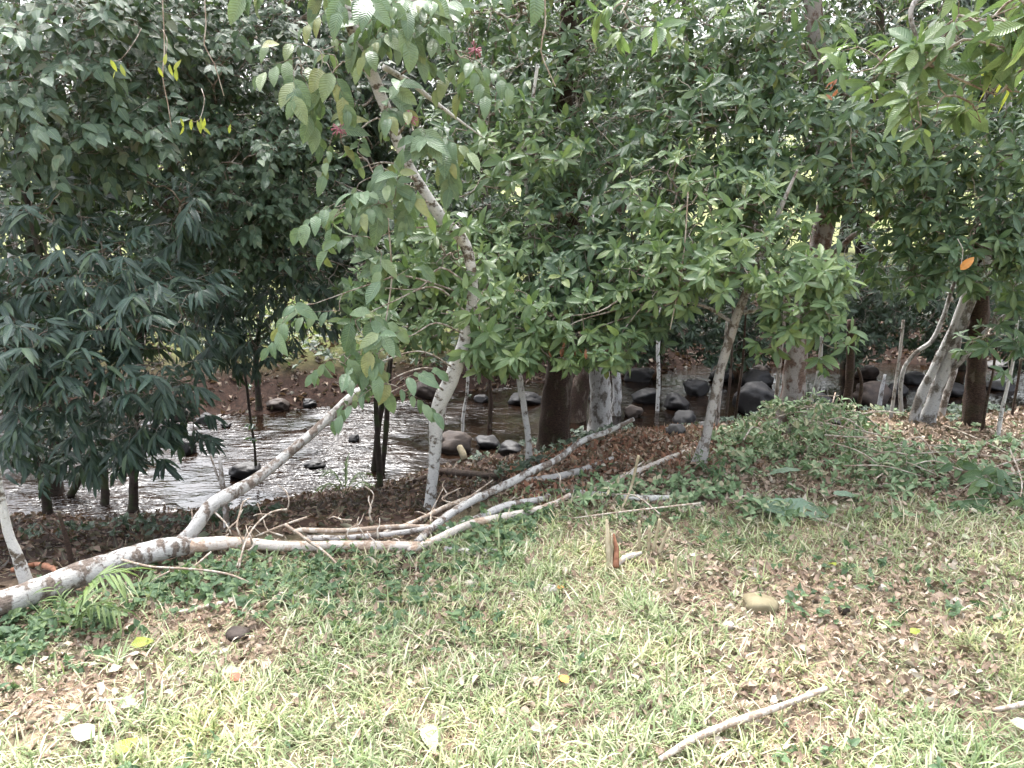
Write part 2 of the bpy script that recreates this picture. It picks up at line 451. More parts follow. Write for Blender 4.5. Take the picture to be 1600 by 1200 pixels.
M['ground'] = ground_mat(); M['water'] = water_mat()
M['grass'] = grass_mat('turf_grass', [(0, (.12, .165, .075)), (.28, (.21, .265, .125)), (.54, (.32, .37, .19)), (.72, (.42, .43, .26)), (.86, (.49, .44, .32)), (1, (.56, .50, .40))])

# ------------------------------------------------------------------ ground + water
def axis(a, b, fine_a, fine_b, step, grow=1.18):
    v = list(np.arange(fine_a, fine_b, step)); s = step; x = fine_b
    while x < b: v.append(x); s *= grow; x += s
    v.append(b); s = step; x = fine_a - step
    lo = []
    while x > a: lo.append(x); s *= grow; x -= s
    lo.append(a)
    return np.array(sorted(lo) + v)
gx, gy = axis(-160, 160, -6, 6.5, .06), axis(-30, 320, 1.2, 15, .06)
X, Y = np.meshgrid(gx, gy)
Z = height(X, Y)
nx, ny = len(gx), len(gy)
V = np.stack([X.ravel(), Y.ravel(), Z.ravel()], 1)
i = (np.arange(ny - 1)[:, None] * nx + np.arange(nx - 1)[None, :]).ravel()
T = np.vstack([np.stack([i, i + 1, i + nx + 1], 1), np.stack([i, i + nx + 1, i + nx], 1)])
xf, yf = V[:, 0], V[:, 1]
lit = sstep(-.15, .5, yf - edge_near(xf)) 
lit = np.clip(np.maximum(lit, sstep(-.7, 0, (yf - edge_near(xf)) + .6 * wob(xf, yf, 3.3, 1.)) * .9 * (np.abs(xf - 1.) < .9)), 0, 1)
clear_x = 1 - sstep(-1.5, .5, xf)
mead = sstep(.6, 2.2, yf - water_far(xf)) * clear_x * sstep(-.4, .2, wob(xf, yf, 1.5, 3.) + .4)
ground = link('ground', tri_mesh('ground', V, T, None, M['ground'], True, {'litter': lit, 'meadow': np.maximum(mead, sstep(15.5, 18, yf))}))
tag(ground, 'sloping stream bank of turf and brown leaf mould', None, None, 'structure')

wx, wy = axis(-60, 60, -6, 6.5, .05), np.arange(3.5, 20, .05)
WX, WY = np.meshgrid(wx, wy)
WZ = WATER + (.004 * wob(WX, WY * 1.4, 9., 1.) + .002 * wob(WX, WY * 1.7, 23., 3.)) * (1 - .8 * sstep(-1.3, 0, WX))
V = np.stack([WX.ravel(), WY.ravel(), WZ.ravel()], 1); nx, ny = len(wx), len(wy)
i = (np.arange(ny - 1)[:, None] * nx + np.arange(nx - 1)[None, :]).ravel()
T = np.vstack([np.stack([i, i + 1, i + nx + 1], 1), np.stack([i, i + nx + 1, i + nx], 1)])
wo = link('water', tri_mesh('water', V, T, None, M['water']))
tag(wo, 'brown shallow stream with bright rippled reflections', None, None, 'structure')

# ------------------------------------------------------------------ leaves
def leaf_tpl(rows, prof, fold=.25, curl=.35, twist=0.0, wave=0.0):
    """unit length along +Y, normal +Z, midrib at x=0"""
    ts = np.linspace(0, 1, rows + 2)
    V, U = [(0, 0, 0)], [(.5, 0)]
    for t in ts[1:-1]:
        w = prof(t)
        a = curl * t
        yy, zz = math.sin(a) / curl if curl else t, -(1 - math.cos(a)) / curl if curl else 0
        for s in (-1, 0, 1):
            x = s * w
            z = zz + abs(s) * w * fold + wave * abs(s) * math.sin(t * 17 + s)
            V.append((x, yy, z + x * twist * t)); U.append((.5 + s * .5, t))
    a = curl
    V.append((0, math.sin(a) / curl if curl else 1, -(1 - math.cos(a)) / curl if curl else 0)); U.append((.5, 1))
    T = [(0, 2, 1), (0, 3, 2)]
    for r in range(rows - 1):
        b = 1 + r * 3
        for k in (0, 1): T += [(b + k, b + k + 1, b + k + 4), (b + k, b + k + 4, b + k + 3)]
    b = 1 + (rows - 1) * 3; e = len(V) - 1
    T += [(b, b + 1, e), (b + 1, b + 2, e)]
    return np.array(V, float), np.array(T), np.array(U, float)
ell = lambda w: (lambda t: w * (math.sin(math.pi * t ** .85) ** .8))
ovt = lambda w: (lambda t: w * (math.sin(math.pi * t ** .62) ** .75))
obo = lambda w: (lambda t: w * (math.sin(math.pi * t ** 1.25) ** .8))
lin = lambda w: (lambda t: w * (math.sin(math.pi * t ** .7) ** .6))
TPL = {
    'whorl': [leaf_tpl(3, obo(.155), .35, .5, .2), leaf_tpl(3, ell(.165), .5, .8, -.3), leaf_tpl(3, obo(.15), .15, .3), leaf_tpl(3, ell(.14), .3, 1.0, .4)],
    'narrow': [leaf_tpl(3, lin(.095), .4, .7, .3), leaf_tpl(3, lin(.105), .2, .4), leaf_tpl(3, lin(.085), .5, 1.1, -.3)],
    'ovate': [leaf_tpl(3, ovt(.27), .35, .5, .2), leaf_tpl(3, ovt(.25), .6, .9, -.2), leaf_tpl(3, ovt(.29), .15, .3, .1)],
    'big': [leaf_tpl(4, ell(.23), .3, .5, .2), leaf_tpl(4, ell(.25), .5, .8, -.2), leaf_tpl(4, ovt(.22), .15, .9)],
    'litter': [leaf_tpl(2, ell(.24), .7, 1.6, .8), leaf_tpl(2, ell(.2), -.5, -1.4, .5), leaf_tpl(2, ovt(.28), .2, .9, -.8), leaf_tpl(2, ell(.22), 1.1, .6, .2)],
    'far': [leaf_tpl(1, lambda t: .24, .3, .6), leaf_tpl(1, lambda t: .2, .5, .3)],
}
def frames(D, N):
    """orthonormal frames from direction D and approx normal N"""
    D = D / (np.linalg.norm(D, axis=1)[:, None] + 1e-9)
    X = np.cross(D, N); X /= np.linalg.norm(X, axis=1)[:, None] + 1e-9
    N2 = np.cross(X, D)
    return X, D, N2
def leaves_mesh(acc, kind, O, D, N, S, r=rng):
    tp = TPL[kind]
    ch = r.integers(0, len(tp), len(O))
    X, Dn, N2 = frames(D, N)
    for k, (V, T, U) in enumerate(tp):
        m = ch == k
        if not m.any(): continue
        o, x, d, n, s = O[m], X[m], Dn[m], N2[m], S[m]
        VV = o[:, None, :] + s[:, None, None] * (V[None, :, 0:1] * x[:, None, :] + V[None, :, 1:2] * d[:, None, :] + V[None, :, 2:3] * n[:, None, :])
        c = len(o)
        TT = (T[None] + (np.arange(c) * len(V))[:, None, None]).reshape(-1, 3)
        acc.add(VV.reshape(-1, 3), TT, np.tile(U, (c, 1)))
_leafme = {}
def leaf_meshes(kind, mat):
    k = (kind, mat.name)
    if k not in _leafme:
        _leafme[k] = [tri_mesh(mat.name, V, T, U, mat) for V, T, U in TPL[kind]]
    return _leafme[k]
def leaf_objects(name, kind, mat, O, D, N, S, root, label=None):
    mes = leaf_meshes(kind, mat)
    X, Dn, N2 = frames(D, N)
    rl = np.array(root.location)
    for q in range(len(O)):
        ob = bpy.data.objects.new(name, mes[q % len(mes)])
        COL.objects.link(ob)
        ob.parent = root
        s = S[q]; o = O[q] - rl
        ob.matrix_basis = Matrix(((X[q][0] * s, Dn[q][0] * s, N2[q][0] * s, o[0]), (X[q][1] * s, Dn[q][1] * s, N2[q][1] * s, o[1]),
                                  (X[q][2] * s, Dn[q][2] * s, N2[q][2] * s, o[2]), (0, 0, 0, 1)))
        if label: ob['label'] = label
    
def unit(v): return v / (np.linalg.norm(v, axis=-1, keepdims=True) + 1e-9)

def sprig(kind, B, A, size, r):
    """vectorised: B bases, A axis directions; returns O,D,N,S leaf frames and twig ends"""
    n = len(B)
    A = unit(A)
    ref = np.where(np.abs(A[:, 2:3]) < .9, np.array([[0, 0, 1.]]), np.array([[1., 0, 0]]))
    E1 = unit(np.cross(A, ref)); E2 = np.cross(E1, A)
    Os, Ds, Ns, Ss = [], [], [], []
    Z = np.array([[0, 0, 1.]])
    sv_ = r.choice([.6, .8, 1., 1.1, 1.25], n)
    if kind == 'whorl':
        L = size * r.uniform(.5, .9, n)
        k = 8
        for q in range(k):
            t = .62 + .38 * q / k
            az = q * 2.4 + r.uniform(-.3, .3, n) + 0
            tilt = np.radians(r.uniform(48, 88, n) - 28 * (q / k))
            d = np.cos(tilt)[:, None] * A + np.sin(tilt)[:, None] * (np.cos(az)[:, None] * E1 + np.sin(az)[:, None] * E2)
            d = unit(d - Z * r.uniform(.0, .5, n)[:, None])
            nn = unit(A * .6 + Z * .6 + np.array([[0, -.45, 0]]) + r.normal(0, .28, (n, 3)))
            Os.append(B + A * (L * t)[:, None]); Ds.append(d); Ns.append(nn); Ss.append(size * sv_ * r.uniform(.6, 1.15, n) * (1 - .3 * q / k))
    elif kind in ('narrow',):
        L = size * r.uniform(.7, 1.2, n)
        for q in range(8):
            side = -1 if q % 2 else 1
            t = .25 + .75 * (q // 2) / 3
            tilt = np.radians(r.uniform(32, 60, n) * (1 - .35 * (q // 2) / 3))
            d = np.cos(tilt)[:, None] * A + np.sin(tilt)[:, None] * side * E1
            d = unit(d - Z * r.uniform(.25, .8, n)[:, None] + r.normal(0, .12, (n, 3)))
            Os.append(B + A * (L * t)[:, None]); Ds.append(d); Ns.append(unit(E2 * .5 + Z * .6 + np.array([[0, -.7, 0]]) + r.normal(0, .35, (n, 3)))); Ss.append(size * sv_ * r.uniform(.7, 1.1, n))
    else:
        L = size * (r.uniform(2.0, 3.2, n) if kind == 'ovate' else r.uniform(1.1, 1.9, n))
        k = 8 if kind == 'ovate' else 7
        for q in range(k):
            side = -1 if q % 2 else 1
            t = .15 + .85 * q / (k - 1)
            tilt = np.radians(r.uniform(40, 80, n) * (1 - .5 * q / (k - 1)))
            d = np.cos(tilt)[:, None] * A + np.sin(tilt)[:, None] * side * E1
            d = unit(d - Z * r.uniform(.2, .9 if kind == 'ovate' else .9, n)[:, None] + r.normal(0, .15, (n, 3)))
            Os.append(B + A * (L * t)[:, None] - Z * (L * t * t * .15)[:, None]); Ds.append(d); Ns.append(unit(E2 * .4 + Z * .7 + np.array([[0, -.8 if kind == 'ovate' else -1.4, 0]]) + r.normal(0, .35, (n, 3)))); Ss.append(size * sv_ ** .6 * r.uniform(.6, 1.15, n))
    return np.concatenate(Os), np.concatenate(Ds), np.concatenate(Ns), np.concatenate(Ss), B + A * L[:, None]

def grow(trunks, tips, r, rmin=.0022, step=3):
    """connect tips to the nearest existing wood node; returns segment tubes"""
    nodes = [p for p in trunks]; par = [-1] * len(nodes); nn = len(nodes)
    cap = len(nodes) + len(tips) * (step + 1)
    arr = np.zeros((cap, 3)); arr[:nn] = np.array(nodes)[:, :3]
    parent = np.full(cap, -1); cost = np.zeros(cap)
    base = arr[:nn].copy()
    d0 = np.array([np.min(((base - t) ** 2).sum(1)) for t in tips])
    segs = []
    for q in np.argsort(d0):
        t = tips[q]
        dd = np.sqrt(((arr[:nn] - t) ** 2).sum(1))
        j = int(np.argmin(dd + .25 * cost[:nn]))
        a = arr[j]; L = dd[j]
        prev = j
        sag = r.normal(0, .09, 3) * L + np.array([0, 0, .06 * L])
        for s in range(1, step + 1):
            u = s / step
            p = a * (1 - u) + t * u + sag * math.sin(u * math.pi) + (r.normal(0, .02, 3) * L if s < step else 0)
            arr[nn] = p; parent[nn] = prev; cost[nn] = cost[prev] + L / step
            prev = nn; nn += 1
    w = np.zeros(nn); 
    n0 = len(trunks)
    w[n0:] = 1
    for q in range(nn - 1, n0 - 1, -1):
        if parent[q] >= 0: w[parent[q]] += w[q]
    acc = Acc()
    rad = rmin * np.maximum(w / step, 1) ** .42
    # vectorised 4-sided segments
    idx = np.arange(n0, nn); a = arr[parent[idx]]; b = arr[idx]
    ra, rb = np.where(parent[idx] < n0, rad[idx], rad[parent[idx]]), rad[idx]
    d = unit(b - a); ref = np.where(np.abs(d[:, 2:3]) < .9, np.array([[0, 0, 1.]]), np.array([[1., 0, 0]]))
    e1 = unit(np.cross(d, ref)); e2 = np.cross(d, e1)
    an = np.arange(4) * math.pi / 2
    off = np.cos(an)[None, :, None] * e1[:, None] + np.sin(an)[None, :, None] * e2[:, None]
    V = np.concatenate([a[:, None] + off * ra[:, None, None], b[:, None] + off * rb[:, None, None]], 1)
    t0 = []
    for k in range(4):
        k2 = (k + 1) % 4; t0 += [(k, k2, 4 + k2), (k, 4 + k2, 4 + k)]
    t0 = np.array(t0)
    TT = (t0[None] + (np.arange(len(idx)) * 8)[:, None, None]).reshape(-1, 3)
    acc.add(V.reshape(-1, 3), TT, np.zeros((len(idx) * 8, 2)))
    return acc

def blob_points(blobs, r, clump=.55):
    out, cen = [], []
    for (px, py, d, rx, ry, rd, n) in blobs:
        c = P(px, py, d); s = dist(c) / FPX
        R = np.array([rx * s, rd, ry * s])
        nc = max(3, int(n / 11))
        u = unit(r.normal(size=(nc, 3))) * (r.uniform(.0, 1, (nc, 1)) ** .45)
        sub = c + u * R
        pick = r.integers(0, nc, n)
        sr = (R / (nc ** (1 / 3))) * .75
        loose = c + unit(r.normal(size=(n, 3))) * (r.uniform(0, 1, (n, 1)) ** .4) * R
        p = sub[pick] + r.normal(0, .6, (n, 3)) * sr
        m = r.uniform(size=n) > clump
        p[m] = loose[m]
        out.append(p); cen.append(np.repeat(c[None], n, 0))
    return np.vstack(out), np.vstack(cen)

def clip_ground(p, c):
    h = surf(p[:, 0], p[:, 1])
    return (p[:, 2] > h + .06)

TOTAL = {'leaf': 0}
def make_tree(label, cat, base, trunk_paths, bark, blobs=(), kind='whorl', size=.1, lmat='whorl', nparts=260, name='tree',
              group=None, seed=1, up=.5, cam_bias=.25, extra=None, sides=14, limbs=True, clump=.55, twig='twig', rough=.10, limb_r=.011, droop=0.0, dens=1.9):
    r = np.random.default_rng(seed)
    root = empty(name, base, label, cat, group)
    o = np.array(root.location)
    allp = []
    for k, tp in enumerate(trunk_paths):
        tp = np.asarray(tp, float).copy()
        if k == 0: 
            if tp[0, 3] > .03:   # root flare
                u_ = (tp[1, :3] - tp[0, :3]); u_ /= np.linalg.norm(u_); f0 = tp[0].copy(); f1 = tp[0].copy()
                f0[2] -= .05; f0[3] *= 1.4; f1[:3] += u_ * .10; f1[3] *= 1.02
                tp = np.vstack([f0, f1, tp[1:]])
            else: tp[0, 2] -= .05; tp[0, 3] *= 1.15
        s = spline(tp, max(.02, tp[:, 3].mean() * .8))
        a = Acc(); tube(a, s, sides if k == 0 else max(7, sides - 4), rough, seed * 3 + k, .18)
        a.build('trunk' if k == 0 else 'limb', bark, root, o)
        allp.append(s[:: max(1, len(s) // 60)])
    nodes = np.vstack(allp)[:, :3]
    if len(blobs):
        blobs = [q[:6] + (max(1, int(q[6] * (dens if q[6] > 12 else min(1.35, dens)))),) for q in blobs]
        tips, cen = blob_points(blobs, r, clump)
        keep = clip_ground(tips, cen); tips, cen = tips[keep], cen[keep]
        if limbs:
            extra_nodes = []
            for bi, (px, py, d, rx, ry, rd, n) in enumerate(blobs):
                c = P(px, py, d)
                dn = np.linalg.norm(nodes - c, axis=1) + .5 * np.maximum(nodes[:, 2] - c[2], 0)
                j = int(np.argmin(dn)); a0 = nodes[j]
                L = np.linalg.norm(c - a0)
                if L < .15: continue
                mid1 = a0 * .66 + c * .34 + r.normal(0, .07, 3) * L + np.array([0, 0, .1 * L])
                mid2 = a0 * .33 + c * .67 + r.normal(0, .07, 3) * L + np.array([0, 0, .08 * L])
                R0 = limb_r * (1 + .25 * min(n, 120) / 40)
                pth = np.array([[*a0, R0], [*mid1, R0 * .75], [*mid2, R0 * .55], [*c, R0 * .3]])
                s = spline(pth, .05)
                a = Acc(); tube(a, s, 7, .1, bi, .2); a.build('limb', M['twig'], root, o)
                extra_nodes.append(s[::3, :3])
            if extra_nodes: nodes = np.vstack([nodes] + extra_nodes)
        acc = grow(nodes, tips, r)
        A = unit(tips - cen) * .8 + r.normal(0, .45, tips.shape) + np.array([0, -cam_bias, up])
        O, D, N, S, ends = sprig(kind, tips, A, size, r)
        # sprig stems
        ns = len(tips)
        d = ends - tips; e1 = unit(np.cross(d, np.array([[.3, .2, 1.]]))) * .0018; e2 = unit(np.cross(d, e1)) * .0018
        VV = np.stack([tips + e1, tips - e1 * .5 + e2, tips - e1 * .5 - e2, ends], 1).reshape(-1, 3)
        TT = (np.array([(0, 1, 3), (1, 2, 3), (2, 0, 3)])[None] + (np.arange(ns) * 4)[:, None, None]).reshape(-1, 3)
        acc.add(VV, TT, np.zeros((len(VV), 2)))
        acc.build('twigs', M['twig'] if twig == 'twig' else M[twig], root, o, 'stuff')
        keep = (O[:, 2] > surf(O[:, 0], O[:, 1]) + .02) & (r.uniform(size=len(O)) > .06)
        O, D, N, S = O[keep], D[keep], N[keep], S[keep]
        if droop: D = unit(D - np.array([[0, 0, droop]]))
        px, py, zc = proj(O)
        score = S / zc * ((px > -20) & (px < 1620) & (py > -20) & (py < 1220)) 
        order = np.argsort(-score)
        npt = int(min(nparts, (score > 0).sum()))
        sel, rest = order[:npt], order[npt:]
        if npt: leaf_objects('leaf', kind if kind in TPL else 'whorl', M[lmat], O[sel], D[sel], N[sel], S[sel], root)
        if len(rest):
            a = Acc(); leaves_mesh(a, kind, O[rest], D[rest], N[rest], S[rest], r)
            a.build('foliage', M[lmat], root, o, 'stuff')
        TOTAL['leaf'] += len(O)
    return root

def bunch(root, name, px, py, d, n, size, kind, mat, dirv, spread, seed, label=None, span=.05):
    """a few leaves of another colour hanging on a tree"""
    r = np.random.default_rng(seed)
    c = P(px, py, d)
    O = c + r.normal(0, 1, (n, 3)) * np.array([span, span * .5, span * .35])
    D = unit(np.array([dirv]) + r.normal(0, spread, (n, 3)))
    N = unit(np.array([[0, -1., .4]]) + r.normal(0, .4, (n, 3)))
    leaf_objects(name, kind, M[mat], O, D, N, size * r.uniform(.75, 1.15, n), root, label)
    a = Acc(); e_ = c + np.array([r.uniform(-.1, .1), .12, .16])
    tube(a, spline(np.array([[*(c + [-span * .9, 0, 0]), .0012], [*(c + [0, 0, .008]), .0016], [*((c + e_) / 2 + [.02, 0, .02]), .002], [*e_, .0025]]), .02), 5)
    a.build('twig', M['twig'], root, np.array(root.location))

exec_order = []

# ------------------------------------------------------------------ trees
def rooted(lst, dlean=0.0):
    """trunk path: first point on the ground, the rest at its depth + lean (per metre of height) or explicit depth"""
    b = G(lst[0][0], lst[0][1]); d0 = b[1]
    out = [[*b, lst[0][2] / 2 / FPX * dist(b)]]
    for q in lst[1:]:
        d = d0 + (q[3] if len(q) > 3 else dlean * (lst[0][1] - q[1]) / 400.)
        p = P(q[0], q[1], d); out.append([*p, q[2] / 2 / FPX * dist(p)])
    return np.array(out), b, d0

# 1 lichen-spotted slender tree, left of centre, with broad pale leaves
tp, b, d0 = rooted([(671, 797, 22), (680, 705, 25), (684, 642, 29), (702, 598, 30), (726, 530, 25), (739, 450, 20), (726, 382, 22), (690, 340, 24),
                    (652, 282, 21), (622, 222, 22), (596, 150, 22), (566, 82, 26), (538, 5, 26), (500, -120, 22), (470, -300, 16), (450, -500, 8)], -.12)
br = pxpath([(600, 105, 10, d0 - .15), (640, 128, 9, d0), (668, 150, 7, d0 + .1), (700, 175, 5, d0 + .2), (755, 215, 1.5, d0 + .3)])
br2 = pxpath([(575, 70, 8, d0 - .2), (560, 20, 8, d0 - .3), (570, -60, 7, d0 - .4)])
tp[:, 3] *= .78
t1 = make_tree('slender tree with white lichen spots on a kinked trunk and broad pale leaves', 'tree', b, [tp, br, br2], M['lichen'],
    [(500, 80, 3.9, 55, 35, .2, 7), (470, 115, 3.9, 30, 30, .15, 3), (610, 15, 3.8, 110, 35, .3, 13), (680, 35, 3.9, 50, 40, .2, 6), (735, 85, 4.0, 35, 30, .15, 4),
     (640, 60, 3.9, 60, 30, .2, 5), (640, 290, 3.9, 35, 35, .1, 4), (600, 170, 3.8, 35, 30, .1, 4), (530, 215, 3.8, 25, 30, .15, 3), (565, 262, 3.8, 40, 35, .15, 5), (655, 205, 3.8, 40, 25, .15, 5), (690, 240, 3.8, 20, 22, .1, 2),
     (540, 318, 3.8, 35, 35, .15, 4), (605, 325, 3.7, 28, 25, .1, 4), (585, 375, 3.8, 25, 25, .1, 3), (490, 475, 3.7, 35, 15, .1, 2), (555, 500, 3.7, 40, 30, .15, 4),
     (600, 545, 3.7, 35, 30, .1, 5), (530, 565, 3.7, 30, 15, .1, 3), (600, 600, 3.7, 35, 15, .1, 4), (600, 450, 3.9, 40, 50, .2, 4), (560, 620, 3.7, 20, 10, .1, 1),
     (560, -120, 3.7, 260, 120, .6, 40)],
    'big', .118, 'big', 200, dens=1.1, name='lichen_tree', seed=11, up=-.3, cam_bias=.35, twig='twig', limb_r=.006, droop=.1)
for q, (px, py) in enumerate([(606, 305), (530, 203), (742, 78), (640, 185)]):
    a = Acc(); r_ = np.random.default_rng(q + 40); c = P(px, py, 3.72)
    for k in range(26):
        u = unit(r_.normal(size=3)) ; e = c + u * r_.uniform(.015, .042)
        tube(a, np.array([[*c, .0012], [*((c + e) / 2 + [0, 0, .004]), .001], [*e, .0035 * r_.uniform(.6, 1.2)]]), 4)
    a.build('flower_cluster', M['flower'], t1, np.array(t1.location), 'stuff')['label'] = 'small pink flower cluster'

# 2 thin forked sapling tree, next to the right
tp, b, d0 = rooted([(825, 732, 12), (826, 690, 10), (819, 640, 10), (812, 592, 10), (806, 545, 9), (818, 480, 8), (830, 400, 7), (822, 250, 6), (840, 100, 5)])
br = pxpath([(812, 592, 7, d0), (798, 572, 6, d0 - .05), (780, 540, 5, d0 - .2), (760, 500, 4, d0 - .3)])
make_tree('thin forked lichen-flecked tree right of the kinked white trunk', 'tree', b, [tp, br], M['lichen'],
    [(630, 490, 5.1, 60, 40, .25, 34), (775, 530, 4.5, 36, 34, .3, 26), (790, 400, 4.9, 60, 60, .4, 36), (700, 400, 5.3, 80, 60, .3, 34), (800, 505, 4.6, 60, 40, .3, 30), (670, 430, 5.2, 70, 50, .3, 34), (712, 395, 4.15, 42, 34, .12, 12), (745, 470, 4.2, 30, 22, .1, 8), (570, 470, 5.3, 50, 40, .3, 20),
     (660, 320, 5.0, 50, 40, .3, 10), (820, 250, 5.2, 90, 80, .4, 44)],
    'whorl', .122, 'whorl_bright', 300, name='understory_tree', seed=12, up=.25, cam_bias=.35, limb_r=.005)

# 3 stout dark trunk behind the stream edge, with its leaning neighbour
tp, b, d0 = rooted([(868, 704, 50), (866, 660, 47), (872, 600, 46), (880, 540, 42), (888, 440, 44), (892, 300, 34), (880, 160, 30), (890, 0, 26), (900, -200, 20), (900, -500, 12)])
make_tree('stout dark brown mossy trunk at the stream edge, widest in the middle', 'tree', b, [tp], M['brown_bark'],
    [(760, 190, 5.7, 110, 90, .6, 56), (900, 150, 6.0, 150, 120, .7, 90), (800, 40, 5.9, 130, 80, .6, 60), (700, 260, 5.9, 50, 80, .5, 18),
     (880, 420, 5.8, 120, 90, .5, 50), (850, -250, 6.2, 420, 220, 1.2, 130), (860, -330, 8.6, 330, 140, 2.2, 200), (800, -440, 4.9, 250, 90, .8, 80), (800, 10, 6.6, 110, 70, .4, 50), (840, -60, 7.4, 140, 70, .5, 50), (1000, 60, 6.2, 130, 100, .7, 60)],  # highest blobs are unseen, added as a canopy roof to shade the stream
    'whorl', .115, 'whorl', 260, name='broadleaf_tree', seed=13, up=.45, limb_r=.012)
tp, b, d0 = rooted([(895, 655, 36), (905, 610, 30), (918, 570, 26), (935, 480, 24), (960, 380, 20), (980, 250, 16)])
make_tree('brown leaning trunk squeezed between the stout dark trunk and the grey-white one', 'tree', b, [tp], M['brown_bark'],
    [(950, 300, 6.5, 100, 100, .5, 40)], 'whorl', .095, 'dark', 60, name='leaning_tree', seed=14)

# 4 grey-white trunk
tp, b, d0 = rooted([(938, 682, 40), (938, 640, 34), (938, 595, 32), (928, 540, 30), (925, 470, 28), (932, 400, 22, .3), (915, 300, 14, .7), (910, 230, 8, .9)])
make_tree('grey-white trunk with flaky patches right of the dark trunk', 'tree', b, [tp], M['white_bark'],
    [(890, 500, 4.9, 70, 50, .3, 40), (930, 450, 4.8, 90, 70, .4, 70), (960, 545, 4.7, 30, 30, .2, 9), (850, 470, 4.7, 60, 50, .3, 34), (860, 350, 5.1, 100, 70, .4, 60),
     (1000, 490, 4.8, 40, 40, .25, 18), (960, 250, 5.4, 110, 90, .5, 60), (1000, 380, 5.0, 80, 60, .4, 44), (900, 540, 4.7, 25, 15, .2, 6)],
    'whorl', .112, 'whorl', 300, name='broadleaf_tree', seed=15, up=.3, cam_bias=.35, limb_r=.008)
tp, b, d0 = rooted([(962, 648, 15), (964, 600, 14), (957, 540, 13), (950, 460, 12), (960, 330, 10)])
make_tree('thin pale trunk tight against the right side of the grey-white one', 'tree', b, [tp], M['white_bark'],
    [(980, 380, d0, 50, 60, .3, 16)], 'whorl', .09, 'whorl', 40, name='understory_tree', seed=16)

# 5 slender leaning trunk with brighter leaves
tp, b, d0 = rooted([(1090, 728, 19), (1104, 680, 15), (1114, 630, 15), (1128, 570, 14), (1146, 510, 14), (1168, 450, 12), (1195, 385, 11), (1222, 320, 7), (1246, 265, 3)], -.15)
br = pxpath([(1152, 490, 7, d0), (1200, 480, 6, d0 - .1), (1240, 462, 5, d0 - .2), (1270, 470, 4, d0 - .4)])
br2 = pxpath([(1146, 505, 6, d0), (1105, 480, 5, d0), (1060, 470, 3, d0 - .1)])
t5 = make_tree('slender grey trunk leaning right above the red leaf litter, bright leaf tufts', 'tree', b, [tp, br, br2], M['pale_bark'],
    [(850, 545, 4.45, 80, 22, .2, 22), (955, 550, 4.35, 36, 24, .15, 13), (870, 495, 4.45, 75, 40, .2, 30), (785, 562, 4.4, 45, 18, .15, 16), (700, 520, 4.75, 40, 25, .15, 13), (1250, 500, 4.1, 55, 40, .2, 24), (1285, 535, 4.0, 25, 25, .1, 5), (1240, 440, 4.2, 60, 40, .25, 30), (1130, 430, 4.3, 70, 40, .3, 34), (1150, 350, 4.5, 100, 60, .4, 50),
     (1060, 420, 4.4, 60, 50, .3, 30), (1000, 420, 4.5, 50, 50, .3, 24), (1280, 460, 4.2, 35, 50, .2, 14), (1060, 300, 4.7, 80, 60, .4, 40)],
    'whorl', .105, 'whorl_bright', 300, name='understory_tree', seed=17, up=.3, cam_bias=.4, limb_r=.005)

# 6 thick pinkish trunk
tp, b, d0 = rooted([(1234, 672, 44), (1238, 620, 36), (1243, 570, 34), (1252, 510, 34), (1268, 440, 33), (1284, 370, 34), (1296, 300, 34), (1290, 200, 30), (1275, 60, 26), (1260, -150, 22), (1250, -400, 14)])
br = pxpath([(1284, 420, 10, d0), (1320, 380, 9, d0 - .1), (1370, 340, 8, d0 - .2), (1400, 325, 5, d0 - .3)])
t6 = make_tree('thick pinkish-grey trunk rising behind the brush heap', 'tree', b, [tp, br], M['pink_bark'],
    [(1100, 200, 5.2, 130, 90, .5, 90), (1260, 230, 5.0, 110, 70, .5, 70), (1180, 80, 5.4, 140, 80, .5, 80), (1330, 290, 4.8, 60, 50, .3, 30), (1200, 300, 4.9, 80, 60, .4, 50),
     (1090, 110, 5.4, 110, 80, .5, 60), (1150, -200, 5.6, 380, 200, 1., 120), (1200, -330, 8.6, 350, 140, 2.2, 200), (1180, -440, 4.8, 250, 90, .8, 90), (1340, 160, 5.0, 70, 60, .4, 36)],  # topmost blobs added out of view to keep skylight off the creek
    'whorl', .115, 'whorl', 300, name='broadleaf_tree', seed=18, up=.4, limb_r=.012)

# 7 right-hand clump of white leaning trunks
tp, b, d0 = rooted([(1446, 664, 28), (1462, 615, 24), (1480, 565, 23), (1500, 510, 22), (1522, 455, 22), (1538, 415, 20), (1558, 340, 16), (1570, 240, 12), (1580, 100, 10)], -.1)
tp2 = rooted([(1425, 662, 17), (1440, 615, 17), (1462, 570, 16), (1490, 510, 15), (1512, 450, 14), (1530, 380, 10)], -.1)[0]
tp3 = rooted([(1409, 652, 8), (1407, 610, 8), (1413, 575, 8), (1432, 550, 8), (1456, 532, 8), (1474, 495, 8), (1488, 450, 7), (1505, 410, 5)], -.1)[0]
tp4 = pxpath([(1474, 590, 10, d0), (1506, 560, 9, d0 - .1), (1534, 525, 9, d0 - .15), (1562, 500, 9, d0 - .2), (1602, 475, 8, d0 - .3), (1680, 430, 6, d0 - .4)])
tp5 = pxpath([(1548, 512, 7, d0 - .2), (1562, 480, 6, d0 - .2), (1585, 445, 6, d0 - .2), (1620, 380, 5, d0 - .3)])
for q_ in (tp, tp2, tp3, tp4, tp5): q_[:, 3] *= .82
